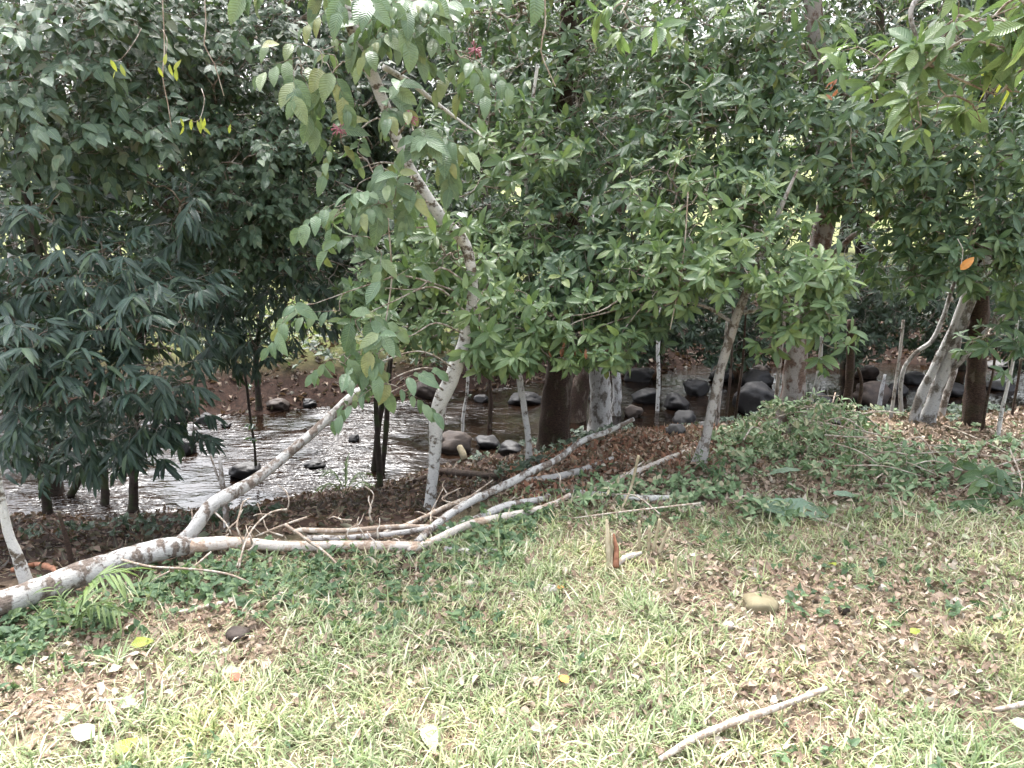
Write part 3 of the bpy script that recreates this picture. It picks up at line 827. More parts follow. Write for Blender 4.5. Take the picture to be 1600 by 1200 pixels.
make_tree('clump of white leaning trunks at the right with a forking low limb', 'tree', b, [tp, tp2, tp3, tp4, tp5], M['white_bark'],
    [(1530, 395, 4.7, 55, 28, .2, 22), (1440, 430, 5.0, 50, 35, .3, 18), (1400, 370, 5.2, 70, 50, .4, 30), (1520, 330, 4.9, 90, 70, .4, 60), (1590, 420, 4.8, 60, 60, .3, 36), (1460, 250, 5.0, 90, 70, .4, 50),
     (1580, 250, 4.8, 80, 60, .4, 46), (1520, 120, 5.0, 110, 90, .5, 60), (1560, 520, 5.0, 60, 30, .3, 12), (1420, 300, 5.0, 50, 60, .3, 24), (1520, -180, 5.2, 250, 180, .8, 90), (1600, -330, 8.6, 350, 140, 2.2, 200), (1560, -440, 4.8, 230, 90, .8, 80),  # blobs far above the view added to deepen the shade below
     (1700, 350, 4.9, 80, 150, .5, 60)],
    'whorl', .112, 'whorl', 300, name='clump_tree', seed=19, up=.3, limb_r=.007)

# 8 tree just beyond the right edge, its big pale leaves hang into the picture
b = np.array([3.9, 3.6, float(height(3.9, 3.6))])
tp = np.array([[*b, .09], [3.85, 3.6, 1.2, .075], [3.75, 3.5, 2.4, .065], [3.5, 3.4, 3.6, .05], [3.2, 3.3, 5.0, .03]])
br = pxpath([(1760, -160, 24, 3.3), (1600, -90, 16, 3.1), (1500, -40, 10, 3.0), (1428, 5, 8, 2.95), (1432, 60, 6, 2.95), (1450, 100, 4, 2.95)])
br2 = pxpath([(1760, -160, 20, 3.3), (1400, -360, 12, 3.5), (1120, -300, 8, 3.5), (1010, -140, 5, 3.45), (985, 0, 3, 3.4)])
t8 = make_tree('overhanging tree at the upper right edge with large glossy pale leaves', 'tree', b, [tp, br, br2], M['pale_bark'],
    [(985, 28, 3.4, 30, 14, .06, 3), (1370, 90, 3.0, 40, 30, .12, 5), (1440, 110, 3.0, 60, 40, .15, 8), (1440, 195, 2.9, 28, 14, .08, 2), (1520, 30, 2.8, 80, 30, .15, 7), (1590, 80, 2.8, 50, 60, .15, 8),
     (1560, 150, 3.0, 60, 40, .15, 7), (1480, 150, 3.1, 50, 30, .15, 5), (1590, 10, 2.6, 40, 30, .1, 4), (1700, 0, 2.9, 90, 140, .4, 34), (1500, -250, 3.2, 260, 130, .5, 50)],
    'whorl', .125, 'whorl_bright', 260, name='overhanging_tree', seed=20, up=.2, cam_bias=.3, limb_r=.006)

# 9 left dark tree with narrow drooping leaves
tp, b, d0 = rooted([(80, 770, 30), (86, 720, 26), (92, 680, 24), (80, 600, 22), (60, 450, 20), (40, 300, 16), (30, 150, 12), (20, -50, 10)])
tpb = rooted([(110, 775, 12), (130, 735, 11), (150, 700, 9), (170, 620, 8), (200, 500, 6)])[0]
make_tree('dark tree at the left with drooping narrow blue-green leaves over the stream', 'tree', b, [tp, tpb], M['dark_bark'],
    [(60, 330, 4.6, 110, 60, .4, 44), (150, 420, 4.5, 110, 60, .4, 54), (60, 520, 4.4, 100, 60, .4, 54), (210, 500, 4.4, 80, 60, .4, 44), (130, 590, 4.3, 100, 40, .3, 40),
     (60, 640, 4.4, 70, 40, .3, 22), (250, 570, 4.5, 50, 40, .3, 20), (200, 660, 4.8, 70, 50, .4, 36), (30, 420, 4.5, 60, 60, .3, 26), (250, 440, 4.7, 60, 50, .3, 26),
     (330, 540, 5.2, 30, 20, .2, 5), (240, 620, 5.0, 50, 50, .3, 20), (300, 620, 5.2, 30, 50, .2, 14), (20, 590, 4.3, 40, 60, .2, 16), (120, 690, 4.9, 90, 30, .3, 22), (280, 330, 4.9, 60, 50, .3, 20), (-90, 450, 4.5, 90, 220, .5, 80),
     (60, 700, 4.9, 90, 30, .25, 22), (170, 700, 5.1, 80, 36, .25, 26), (250, 660, 5.2, 50, 40, .25, 16), (10, 660, 4.6, 50, 60, .2, 18)],
    'narrow', .135, 'narrow', 300, name='narrow_leaved_tree', seed=21, up=.1, cam_bias=.5, limb_r=.006, dens=1.25)
tp, b, d0 = rooted([(405, 640, 10), (400, 560, 8), (410, 480, 8), (430, 380, 7), (440, 250, 6)])
make_tree('dark narrow-leaved tree hanging over the far end of the bright water', 'tree', b, [tp], M['dark_bark'],
    [(430, 490, 6.0, 90, 50, .5, 50), (370, 440, 6.0, 70, 50, .4, 34), (480, 430, 6.0, 50, 60, .4, 26), (330, 490, 5.8, 50, 50, .3, 24), (400, 545, 6.0, 50, 20, .3, 14)],
    'narrow', .125, 'narrow', 120, name='narrow_leaved_tree', seed=22, up=-.1, limb_r=.006)

# 10 vine-draped tree, upper left
tp, b, d0 = rooted([(208, 798, 14), (210, 700, 13), (215, 560, 13), (250, 400, 14), (270, 240, 14), (260, 60, 14), (240, -150, 12), (230, -400, 8)], .1)
t10 = make_tree('tree at the upper left smothered in grey-green oval vine leaves', 'tree', b, [tp], M['dark_bark'],
    [(330, 180, 5.6, 110, 80, .5, 90), (420, 250, 5.6, 90, 70, .5, 80), (360, 330, 5.5, 90, 50, .4, 80), (440, 330, 5.6, 70, 50, .4, 50), (270, 60, 5.6, 110, 70, .5, 80),
     (390, 90, 5.8, 90, 80, .5, 70), (200, 140, 5.4, 90, 60, .4, 50), (470, 170, 5.9, 60, 60, .4, 40), (440, 420, 5.6, 60, 30, .3, 24), (330, 390, 5.5, 60, 30, .3, 24),
     (480, 30, 6.0, 70, 60, .4, 40), (500, 290, 5.9, 50, 80, .4, 34), (300, -200, 5.8, 260, 180, .8, 110), (560, 420, 6.0, 50, 60, .4, 24), (350, -420, 4.9, 260, 90, .8, 90), (100, 20, 5.6, 120, 50, .4, 40), (520, 100, 6.1, 60, 90, .3, 40), (640, 330, 6.0, 60, 60, .3, 26)],  # the near overhead blob is added to cut skylight on the bank
    'ovate', .078, 'ovate', 300, name='vine_covered_tree', seed=23, up=.1, cam_bias=.45, clump=.7, limb_r=.008)
for args in [('yellow_leaf', 190, 95, 3.9, 3, .06), ('yellow_leaf', 256, 97, 3.9, 5, .06), ('yellow_leaf', 312, 190, 3.9, 9, .062)]:
    bunch(t10, args[0], args[1], args[2], args[3], args[4], args[5], 'narrow' if 0 else 'whorl', 'yellow', (.05, -.2, -1), .22, int(args[1]), 'yellow-green hanging leaf', .045)
tp, b, d0 = rooted([(6, 640, 18), (10, 560, 18), (14, 480, 14), (20, 380, 14), (26, 270, 14), (38, 215, 12), (50, 120, 9), (60, -80, 7)])
make_tree('grey trunk at the left margin under larger oval leaves', 'tree', b, [tp], M['lichen'],
    [(110, 130, 4.7, 90, 60, .4, 40), (60, 200, 4.6, 70, 50, .3, 26), (150, 220, 4.7, 60, 40, .3, 22), (60, 60, 4.9, 90, 60, .4, 24), (150, 40, 4.8, 80, 40, .4, 30), (230, 230, 4.8, 30, 30, .2, 7),
     (40, -200, 4.9, 240, 160, .6, 70), (-90, 150, 4.8, 80, 150, .4, 50)],
    'ovate', .095, 'ovate', 260, name='vine_covered_tree', seed=24, up=.1, cam_bias=.4, limb_r=.007)

bunch(t5, 'young_leaf', 885, 543, 4.35, 9, .055, 'whorl', 'red', (.1, -.2, -1), .3, 3, 'withered pinkish-brown hanging leaf', .05)
bunch(t6, 'young_leaf', 1298, 140, 4.2, 8, .05, 'whorl', 'red', (.3, -.2, .6), .5, 4, 'young red leaf', .035)
bunch(t8, 'old_leaf', 1500, 422, 4.3, 1, .085, 'big', 'orange', (.5, -.3, .7), .05, 5, 'single orange leaf', .001)

SHADE_ROOF = [(-150, -420, 7.6, 300, 120, 1.6, 110), (200, -420, 7.8, 300, 120, 1.7, 110), (560, -420, 8.0, 300, 120, 1.8, 110)]  # unseen foliage added above the view to shade bank and stream
# shaded inner trees of the left side: their crowns hang over the near edge of the water
for k, (lab, px, py, d, bl) in enumerate([
    ('shaded dark tree behind the drooping narrow leaves', 60, 700, 6.6, [(40, 300, 7.0, 150, 130, .5, 90), (60, 100, 7.0, 150, 110, .5, 80), (90, 480, 6.8, 130, 70, .4, 60), (-120, 250, 7.0, 120, 250, .6, 70), (40, -200, 7., 200, 180, .8, 70), (60, 40, 8.2, 170, 110, .4, 90)]),
    ('shaded dark tree behind the grey-green vine leaves', 150, 700, 6.9, [(240, 300, 7.2, 130, 120, .5, 90), (230, 90, 7.2, 140, 110, .5, 80), (300, 420, 7.0, 110, 60, .4, 56), (260, -180, 7.2, 180, 160, .8, 70), (300, 60, 8.3, 170, 120, .4, 100), (250, 500, 7.0, 60, 40, .3, 20)]),
    ('shaded dark tree between the vine leaves and the kinked trunk', 592, 700, 6.5, [(560, 420, 7.3, 70, 60, .4, 50), (600, 140, 7.5, 70, 120, .4, 60), (520, 150, 7.4, 80, 130, .4, 70), (420, 260, 7.5, 120, 110, .5, 90), (420, 70, 7.6, 130, 100, .5, 70), (480, 380, 7.3, 90, 70, .4, 60), (570, 250, 7.5, 60, 110, .4, 40), (440, -180, 7.6, 180, 160, .8, 60), (560, 50, 8.4, 170, 130, .4, 110), (670, 150, 8.0, 60, 130, .4, 50)])]):
    x = P(px, py, d)[0]; z = float(height(x, d)); rr = np.random.default_rng(k + 50)
    tp = np.array([[x + rr.normal(0, .08) * q, d + rr.normal(0, .06) * q, z + 4.5 * q / 5, (.04, .04, .024)[k] * (1 - q * .14)] for q in range(6)])
    make_tree(lab, 'tree', np.array([x, d, z]), [tp], M['dark_bark'], bl + [SHADE_ROOF[k]], 'whorl', .13, 'dark', 80, name='shaded_tree', seed=60 + k, up=.1, sides=9, limb_r=.008, dens=3.)

# ---- second rank: trees over the far bank, dark and dense on the right
far_specs = [
    ('far-bank tree over the brown leaf slope in the middle', 735, 520, 13.2, .14, [(740, 330, 12.6, 110, 110, 1.3, 130), (700, 180, 13., 70, 60, 1.2, 26), (760, 470, 12.2, 60, 30, .7, 18)], 'dark'),
    ('far-bank tree behind the grey-white trunk', 880, 540, 12.8, .16, [(860, 380, 12.6, 120, 110, 1.2, 120), (880, 150, 13., 140, 130, 1.5, 120), (900, -150, 13., 160, 150, 1.5, 90)], 'dark'),
    ('far-bank tree between the grey-white trunk and the slender leaning one', 1020, 530, 13.2, .16, [(1010, 440, 12., 100, 70, 1.0, 110), (1020, 250, 12.8, 130, 130, 1.5, 140), (1010, 0, 13., 150, 130, 1.5, 120), (1020, -250, 13.2, 170, 130, 1.5, 80)], 'dark'),
    ('far-bank tree behind the slender leaning trunk', 1160, 520, 13.5, .16, [(1120, 450, 12., 90, 70, 1.0, 100), (1170, 270, 12.8, 130, 120, 1.5, 130), (1160, 30, 13., 140, 130, 1.5, 110), (1150, -220, 13.2, 160, 130, 1.5, 80)], 'dark'),
    ('far-bank tree over the boulders right of the pinkish trunk', 1330, 530, 12.8, .16, [(1310, 440, 11.6, 110, 80, 1.0, 140), (1330, 280, 12.4, 130, 110, 1.4, 130), (1330, 40, 13., 150, 140, 1.5, 110), (1340, -220, 13.2, 160, 130, 1.5, 80)], 'dark'),
    ('far-bank tree behind the white leaning clump', 1500, 530, 12.8, .16, [(1450, 460, 11.4, 100, 80, 1.0, 130), (1500, 300, 12.2, 130, 110, 1.4, 130), (1510, 60, 13., 150, 140, 1.5, 110), (1510, -220, 13.2, 160, 130, 1.5, 80)], 'dark'),
    ('far-bank tree at the right margin', 1660, 530, 12.8, .16, [(1590, 470, 11.4, 80, 70, 1.0, 90), (1670, 300, 12.2, 130, 120, 1.4, 120), (1680, 60, 13., 150, 140, 1.5, 100)], 'dark'),
    ('tall far-bank tree added to shade the bank, its crown closing over the clearing', 330, 540, 13.4, .10, [(320, -70, 12.8, 210, 120, 1.5, 190)], 'dark'),  # added tree: its high crown keeps sun off the far bank
    ('tall far-bank tree added to shade the bank, its high crown seen past the kinked trunk', 545, 535, 13.8, .10, [(560, -60, 13.0, 170, 120, 1.5, 170)], 'dark'),  # also added to darken the far bank from above
    ('dark tree added on the far bank at the left margin to darken the water', -60, 560, 11.8, .14, [(20, 470, 11., 130, 90, 1.2, 130), (-20, 220, 11.6, 160, 130, 1.4, 110)], 'dark'),  # added so the water at the left reflects dark
    ('slim far-bank tree added for a dark reflection, between the two left leaf masses and the kinked trunk', 655, 520, 13.4, .10, [(650, 340, 12.8, 50, 120, .9, 50), (640, 120, 13.2, 60, 90, 1.0, 40)], 'dark'),  # added to give the water a dark reflection here
]
for k, (lab, px, py, d, rad, bl, lm) in enumerate(far_specs):
    x = P(px, py, d)[0]; z = float(height(x, d)); b = np.array([x, d, z])
    if px > 700: bl = bl + [(px, -170, 15.2, 190, 170, 1.9, 150), (px, -300, 11.5, 190, 130, 1.8, 120)] + ([(px - 20, 505, 12.0, 95, 58, .7, 170)] if px > 950 else [])  # high blobs behind and overhead are added to block sun on the far bank
    rr = np.random.default_rng(k + 70); top = 6.5 if px > 800 or bl[0][1] < 0 else 3.5
    tp = np.array([[x + rr.normal(0, .12) * q, d + rr.normal(0, .1) * q, z + top * q / 4, rad * (1 - q * .18)] for q in range(5)])
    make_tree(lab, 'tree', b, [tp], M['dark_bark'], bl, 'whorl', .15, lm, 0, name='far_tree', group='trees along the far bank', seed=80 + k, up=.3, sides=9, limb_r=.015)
for k, (lab, x, d, h, n) in enumerate([('low dark bush added beyond the far bank for dark reflections, left', -6.5, 17, 2.2, 260), ('low dark bush added for dark reflections behind the vine-covered tree', -3.9, 19, 2.4, 260), ('low dark bush added for dark reflections left of the kinked trunk', -1.6, 18, 2.6, 260), ('dark bush added far left beyond the stream for dark reflections', -10, 19, 3.2, 300), ('sunlit tree far beyond the clearing, left', -12, 38, 5.2, 420), ('sunlit tree far beyond the clearing, second from left', -7.5, 42, 5.6, 460),  # these bushes are added so the ripples pick up dark reflections
        ('sunlit tree far beyond the clearing, in its middle', -3.2, 40, 4.6, 420), ('sunlit tree far beyond the clearing, right', .8, 44, 6.5, 460), ('tall sunlit tree beyond the left margin of the clearing', -18, 40, 7.0, 400),
        ('dense tree deep in the wood behind the middle', 4.5, 24, 9., 900), ('dense tree deep in the wood behind the stout dark trunk', 1.2, 25, 9., 900), ('dense tree deep in the wood seen past the kinked trunk', -2.0, 27, 8., 800), ('dense tree deep in the wood behind the pinkish trunk', 9.5, 23, 9.5, 900), ('dense tree deep in the wood behind the white clump', 14.5, 24, 9.5, 900), ('dense tree deep in the wood at the right margin', 20, 24, 9.5, 700)]):
    z = float(height(x, d)); rr = np.random.default_rng(k + 170); W_ = (3.0 if d > 30 else 3.4) if h > 4 else 1.25
    tp = np.array([[x + rr.normal(0, .15) * q, d, z + h * .75 * q / 4, .18 * (1 - q * .2)] for q in range(5)])
    root = empty('distant_tree', (x, d, z), lab, 'tree', 'distant trees behind the clearing and wood'); o = np.array(root.location)
    a = Acc(); tube(a, spline(tp, .4), 8, .1, k); a.build('trunk', M['dark_bark'], root, o)
    m = n * 7
    sub = np.array([x, d, z + h * .55]) + unit(rr.normal(size=(40, 3))) * rr.uniform(.3, 1, (40, 1)) * np.array([W_, W_ * .8, h * .5])
    O = sub[rr.integers(0, 40, m)] + rr.normal(0, .38, (m, 3)) * np.array([1, 1, .8])
    O[:, 2] = np.maximum(O[:, 2], z + .1)
    D = unit(rr.normal(size=(m, 3)) + [0, -.3, -.2]); N = unit(rr.normal(size=(m, 3)) * .5 + [0, -.3, 1])
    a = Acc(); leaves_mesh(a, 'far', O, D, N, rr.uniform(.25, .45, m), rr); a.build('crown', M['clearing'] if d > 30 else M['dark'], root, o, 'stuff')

# ------------------------------------------------------------------ saplings and bare stems
def stem(label, pts, bark='pale_bark', name='sapling', group='bare thin saplings along the stream', leaves=0, seed=0, dl=0.0, lm='whorl', parts=()):
    tp, b, d0 = rooted(pts, dl)
    root = empty(name, b, label, 'sapling', group); o = np.array(root.location)
    tp[0, 2] -= .05
    a = Acc(); tube(a, spline(tp, .04), 7, .12, seed, .3); a.build('stem', M[bark], root, o)
    for q in parts:
        a = Acc(); tube(a, spline(pxpath([(u[0], u[1], u[2], d0) for u in q]), .04), 5, .12, seed + 5, .3); a.build('twig', M[bark], root, o)
    if leaves:
        r = np.random.default_rng(seed + 300)
        j = r.integers(len(tp) // 2, len(tp), leaves)
        B = tp[j, :3] + r.normal(0, .05, (leaves, 3))
        O, D, N, S, e = sprig('whorl', B, r.normal(0, .6, (leaves, 3)) + [0, -.3, .2], .08, r)
        leaf_objects('leaf', 'whorl', M[lm], O, D, N, S, root)
    return root
stem('crooked thin white sapling leaning right just past the pinkish trunk', [(1258, 672, 7), (1264, 640, 7), (1274, 605, 7), (1281, 570, 6), (1284, 520, 5)], 'white_bark', seed=1, leaves=2)
stem('straight thin sapling standing left of the slender leaning trunk', [(1027, 642, 6), (1029, 590, 6), (1028, 540, 6), (1034, 460, 5), (1030, 380, 4)], 'lichen', seed=2, leaves=2)
stem('thin dark sapling just left of the pinkish trunk', [(1210, 660, 7), (1214, 610, 6), (1219, 560, 6), (1225, 505, 5), (1228, 430, 4)], 'pale_bark', seed=3)
stem('thin sapling directly right of the slender leaning trunk', [(1120, 668, 6), (1124, 620, 6), (1131, 570, 5), (1136, 500, 4)], 'pale_bark', seed=4)
stem('very thin dark stem between the slender trunk and the big boulder', [(1133, 660, 4), (1139, 610, 4), (1143, 560, 4), (1145, 480, 3)], 'brown_bark', seed=5)
stem('very thin dark stem in front of the big round boulder', [(1147, 665, 4), (1153, 620, 4), (1160, 570, 4), (1166, 480, 3)], 'brown_bark', seed=6)
stem('thin pale sapling rising at the left foot of the white clump', [(1391, 655, 6), (1398, 610, 5), (1405, 560, 5), (1412, 500, 4)], 'pale_bark', seed=7)
stem('short pale stub sapling with a broken top left of the white clump', [(1373, 645, 8), (1377, 612, 7), (1383, 585, 4)], 'white_bark', seed=8)
stem('bowed brown stem curving over between pinkish trunk and white clump', [(1336, 660, 7), (1344, 620, 6), (1346, 595, 5), (1340, 575, 4)], 'brown_bark', seed=9)
stem('thin pale sapling near the right margin, leaning right', [(1558, 686, 6), (1566, 640, 6), (1574, 605, 5), (1582, 570, 5), (1590, 500, 4)], 'lichen', seed=10)
stem('thin brown sapling right of the dark far-right trunk', [(1534, 678, 5), (1541, 630, 5), (1550, 590, 4), (1557, 540, 4)], 'brown_bark', seed=11)
stem('faint brown sapling at the right margin', [(1580, 655, 4), (1588, 610, 4), (1596, 560, 4)], 'brown_bark', seed=12)
stem('small dark-stemmed sapling with leaves in front of the bright water', [(400, 745, 5), (398, 700, 4), (392, 660, 4), (385, 600, 4), (375, 540, 3)], 'dark_bark', seed=13, leaves=3, lm='narrow')
stem('left one of two dark stems standing together in front of the water', [(584, 735, 11), (588, 700, 10), (592, 660, 10), (600, 620, 8), (610, 560, 6)], 'dark_bark', seed=14, leaves=0)
stem('right one of two dark stems standing together in front of the water', [(596, 738, 9), (601, 700, 8), (604, 660, 8), (606, 620, 7), (612, 560, 5)], 'dark_bark', seed=15)
stem('lichened thin stem with small leaves standing in the shallow water', [(722, 690, 5), (724, 650, 5), (730, 610, 5), (732, 560, 5), (738, 500, 4)], 'lichen', seed=16, leaves=2, lm='dark')
stem('slim grey stem standing in the water between kinked and forked trunks', [(764, 670, 8), (767, 630, 7), (765, 590, 6), (768, 520, 5)], 'brown_bark', seed=17)
stem('stout dark trunk half hidden in shade at the right', [(1520, 668, 34), (1524, 610, 31), (1526, 560, 30), (1530, 480, 28), (1535, 350, 24)], 'brown_bark', name='shaded_tree', group=None, seed=18)['category'] = 'tree'
stem('brown stem in shade between the pinkish trunk and the white clump', [(1326, 655, 16), (1325, 620, 14), (1328, 580, 13), (1330, 500, 12)], 'brown_bark', seed=19)
stem('grey lichened sapling at the left margin above the log', [(46, 918, 22), (28, 872, 17), (12, 830, 14), (2, 780, 13), (-10, 700, 12), (-20, 560, 10)], 'lichen', seed=20)
stem('dead pale sapling with a snapped side twig behind the rising log', [(354, 830, 9), (352, 790, 9), (347, 750, 8), (343, 712, 5)], 'pale_bark', seed=21, parts=[[(350, 770, 4), (338, 740, 4), (329, 712, 3)]])
stem('short crooked dead stem left of the felled log', [(113, 888, 10), (106, 850, 8), (98, 822, 6), (92, 800, 5)], 'brown_bark', seed=22, parts=[[(106, 850, 4), (85, 840, 3), (60, 815, 2)]])
stem('slim dark stem right behind the foot of the white clump', [(1468, 655, 12), (1478, 620, 11), (1490, 580, 10), (1500, 520, 8)], 'pale_bark', seed=23)

# hanging vines, upper left
for k, (lab, pts) in enumerate([('pale vine hanging straight down at the upper left', [(250, -60, 2), (255, 20, 2), (257, 80, 2), (254, 120, 1.6), (262, 160, 1.6), (268, 200, 1)]),
        ('thin vine hanging in front of the vine-smothered tree', [(316, -60, 2), (322, 40, 2), (319, 70, 2), (335, 100, 1.6), (350, 150, 1.2)]),
        ('thin vine dangling below the broad pale leaves', [(606, 340, 2.5), (611, 400, 2.5), (612, 440, 2.5), (600, 520, 2)]),
        ('bare vine looping at the upper middle', [(850, -40, 3), (852, 40, 2.5), (845, 80, 2.5), (868, 135, 2)]),
        ('pale twiggy vine hanging beside the slender leaning trunk', [(1075, 300, 2.4), (1070, 380, 2.4), (1062, 440, 2.4), (1047, 515, 1.6)])]):
    d = 4.2 if k < 4 else 4.3
    a = Acc(); tube(a, spline(pxpath(pts, d), .05), 5, .1, k); c = P(pts[0][0], pts[0][1], d)
    tag(a.build('hanging_vine', M['dry_twig'], None, c), lab, 'vine', 'bare hanging vines')

# yellow palm strips upper right
root = empty('palm_frond', P(1585, 40, 3.8), 'yellow-green palm frond strips hanging at the upper right edge', 'palm frond')
a = Acc(); tube(a, pxpath([(1640, -40, 6, 3.8), (1590, 10, 5, 3.8), (1560, 60, 3, 3.8)]), 5); a.build('stalk', M['palm'], root, np.array(root.location))
rr = np.random.default_rng(5)
O = np.array([P(x, 40 + rr.uniform(-20, 20), 3.8) for x in np.linspace(1568, 1610, 14)]); D = unit(np.array([[-.15, 0, -1.]]) + rr.normal(0, .08, (14, 3)))
leaf_objects('leaflet', 'narrow', M['yellow'], O, D, np.tile([0, -1., .1], (14, 1)), rr.uniform(.2, .4, 14), root)
for o_ in root.children:
    if o_.name.startswith('leaflet'): o_.matrix_basis = o_.matrix_basis @ Matrix.Diagonal((.35, 1, 1, 1))

# ------------------------------------------------------------------ the felled tree
def gpath(lst, ground_lift=True):
    """(px,py,w[,lift]) resting on the ground"""
    out = []
    for q in lst:
        p = G(q[0], q[1] + q[2] * .5, water=False)
        lift = q[3] if len(q) > 3 else 0.0
        if lift:   # raised point: keep on its view ray at the depth of its foot
            pass
        r = q[2] / 2 / FPX * dist(p)
        out.append([p[0], p[1], p[2] + r * .9, r])
    return np.array(out)
def raypath(lst):
    lst = [(q[0], q[1], q[2], min(q[3], G(q[0], q[1] + q[2] * .6, water=False)[1] - .02)) for q in lst]
    return np.array([[*P(q[0], q[1], q[3]), q[2] / 2 / FPX * dist(P(q[0], q[1], q[3]))] for q in lst])
logroot = empty('felled_tree', G(120, 915), 'felled pale lichened tree lying forked across the bank', 'felled tree')
o = np.array(logroot.location)
def logpart(name, path, mat='log', sides=16, rough=.09, seed=0, knots=.22, root=logroot, step=None, label=None):
    path = path.copy(); path[:, 3] *= {'trunk': .98, 'limb': .86, 'branch': .85, 'twig': .95}[name]
    if name != 'trunk': path[1:-1, :3] += np.random.default_rng(seed).normal(0, .008, (len(path) - 2, 3))
    a = Acc(); tube(a, spline(path, step or max(.012, path[:, 3].mean() * .6)), sides, rough, seed, knots)
    ob = a.build(name, M[mat], root, np.array(root.location))
    if label: ob['label'] = label
    return ob
# depths: the log lies along the crest; the raised limb leans out over the slope
logpart('trunk', raypath([(-60, 962, 44, 2.95), (0, 944, 42, 3.0), (60, 922, 40, 3.06), (120, 900, 39, 3.12), (180, 880, 38, 3.2), (235, 863, 36, 3.28), (275, 855, 33, 3.34), (300, 851, 26, 3.38), (325, 848, 19, 3.42), (350, 847, 14, 3.44)]), seed=1)
logpart('limb', raypath([(268, 858, 22, 3.34), (300, 828, 25, 3.42), (335, 795, 25, 3.5), (370, 768, 24, 3.6), (410, 742, 20, 3.72), (450, 710, 19, 3.84), (500, 665, 17, 4.0), (545, 625, 16, 4.15), (574, 602, 14, 4.25)]), seed=2, label='limb rising to a cut end')
logpart('limb', raypath([(285, 855, 27, 3.38), (320, 849, 25, 3.42), (380, 847, 21, 3.46), (440, 851, 20, 3.49), (520, 852, 18, 3.52), (600, 850, 18, 3.56), (655, 853, 15, 3.58)]), 'peeled', seed=3, label='straight peeled whitish limb')
logpart('limb', raypath([(650, 848, 12, 3.6), (690, 818, 15, 3.72), (735, 782, 14, 3.85), (790, 755, 14, 4.0), (835, 738, 13, 4.12), (870, 715, 12, 4.25), (905, 690, 11, 4.4), (950, 672, 9, 4.5), (990, 655, 7, 4.6)]), 'log', seed=4, label='long limb running to the upper right')
logpart('limb', raypath([(640, 860, 13, 3.56), (680, 843, 15, 3.64), (730, 822, 14, 3.74), (790, 808, 13, 3.84), (850, 790, 12, 3.95), (890, 774, 10, 4.02)]), 'peeled', seed=5)
logpart('limb', raypath([(690, 832, 12, 3.72), (740, 808, 14, 3.82), (790, 795, 14, 3.92), (840, 783, 12, 4.0), (858, 776, 11, 4.05)]), 'log', seed=6)
logpart('branch', raypath([(462, 832, 8, 3.56), (470, 828, 9, 3.56), (540, 826, 9, 3.6), (620, 823, 9, 3.66), (676, 824, 9, 3.7)]), 'dry_twig', 9, seed=7)
logpart('branch', raypath([(480, 841, 12, 3.62), (540, 836, 12, 3.64), (610, 832, 11, 3.68), (690, 822, 9, 3.72)]), 'pale_bark', 9, seed=8)
logpart('branch', raypath([(600, 832, 7, 3.68), (650, 812, 9, 3.8), (700, 790, 9, 3.95), (740, 775, 8, 4.05), (775, 765, 5, 4.15)]), 'dry_twig', 9, seed=9)
logpart('branch', raypath([(660, 850, 12, 3.5), (640, 866, 10, 3.45), (625, 880, 7, 3.4)]), 'brown_bark', 8, seed=10)
# twigs of the felled crown
tw = [[(180, 872, 5, 3.15), (225, 883, 4, 3.1), (265, 893, 4, 3.08), (320, 893, 4, 3.1), (360, 900, 4, 3.1), (400, 918, 4, 3.08), (440, 934, 4, 3.05), (520, 940, 4, 3.1), (640, 940, 3, 3.12)],
      [(330, 862, 3, 3.3), (300, 890, 4, 3.2), (268, 906, 5, 3.12), (260, 935, 4, 3.06)], [(265, 893, 3, 3.1), (240, 905, 3, 3.08), (228, 922, 2, 3.05)],
      [(372, 895, 3, 3.2), (382, 850, 3, 3.3), (402, 820, 3, 3.4), (425, 805, 3, 3.45), (448, 796, 4, 3.5)],
      [(382, 850, 3, 3.3), (372, 830, 3, 3.32), (372, 805, 3, 3.36), (380, 785, 3, 3.4), (392, 778, 2, 3.42)],
      [(400, 838, 3, 3.4), (440, 826, 4, 3.45), (480, 808, 4, 3.5)], [(445, 819, 5, 3.42), (480, 840, 5, 3.4), (512, 868, 4, 3.3), (545, 900, 4, 3.2), (590, 935, 3, 3.1)],
      [(355, 905, 3, 3.15), (368, 880, 3, 3.2), (374, 872, 3, 3.22)], [(300, 832, 3, 3.42), (297, 812, 3, 3.45), (299, 796, 2, 3.46)], [(335, 800, 4, 3.5), (352, 818, 3, 3.45), (362, 836, 3, 3.42)],
      [(425, 805, 2, 3.45), (410, 800, 2, 3.46), (396, 806, 2, 3.46)], [(700, 800, 4, 3.9), (735, 778, 3, 4.0), (770, 750, 2, 4.15)], [(725, 790, 3, 3.9), (690, 780, 2, 4.0), (720, 762, 2, 4.1)]]
for k, t in enumerate(tw): logpart('twig', raypath(t), 'dry_twig', 5, .1, 30 + k, .5, step=.03)

rt = np.random.default_rng(77)
for k in range(26):   # fine tangle of the broken crown
    x0, y0, d_ = rt.uniform(330, 640), rt.uniform(800, 880), rt.uniform(3.3, 3.7)
    if k > 17: x0, y0, d_ = rt.uniform(640, 900), rt.uniform(745, 830), rt.uniform(3.75, 4.1)
    a_ = rt.uniform(-2.7, -.3); L_ = rt.uniform(25, 70); pts = [(x0, y0, 3.2, d_)]
    for j_ in range(3):
        a_ += rt.normal(0, .45); pts.append((pts[-1][0] + math.cos(a_) * L_ / 3, pts[-1][1] + math.sin(a_) * L_ / 3, 2.6 - .6 * j_, d_ + .03 * j_))
    logpart('twig', raypath(pts), 'dry_twig', 5, .1, 60 + k, .6, step=.02)
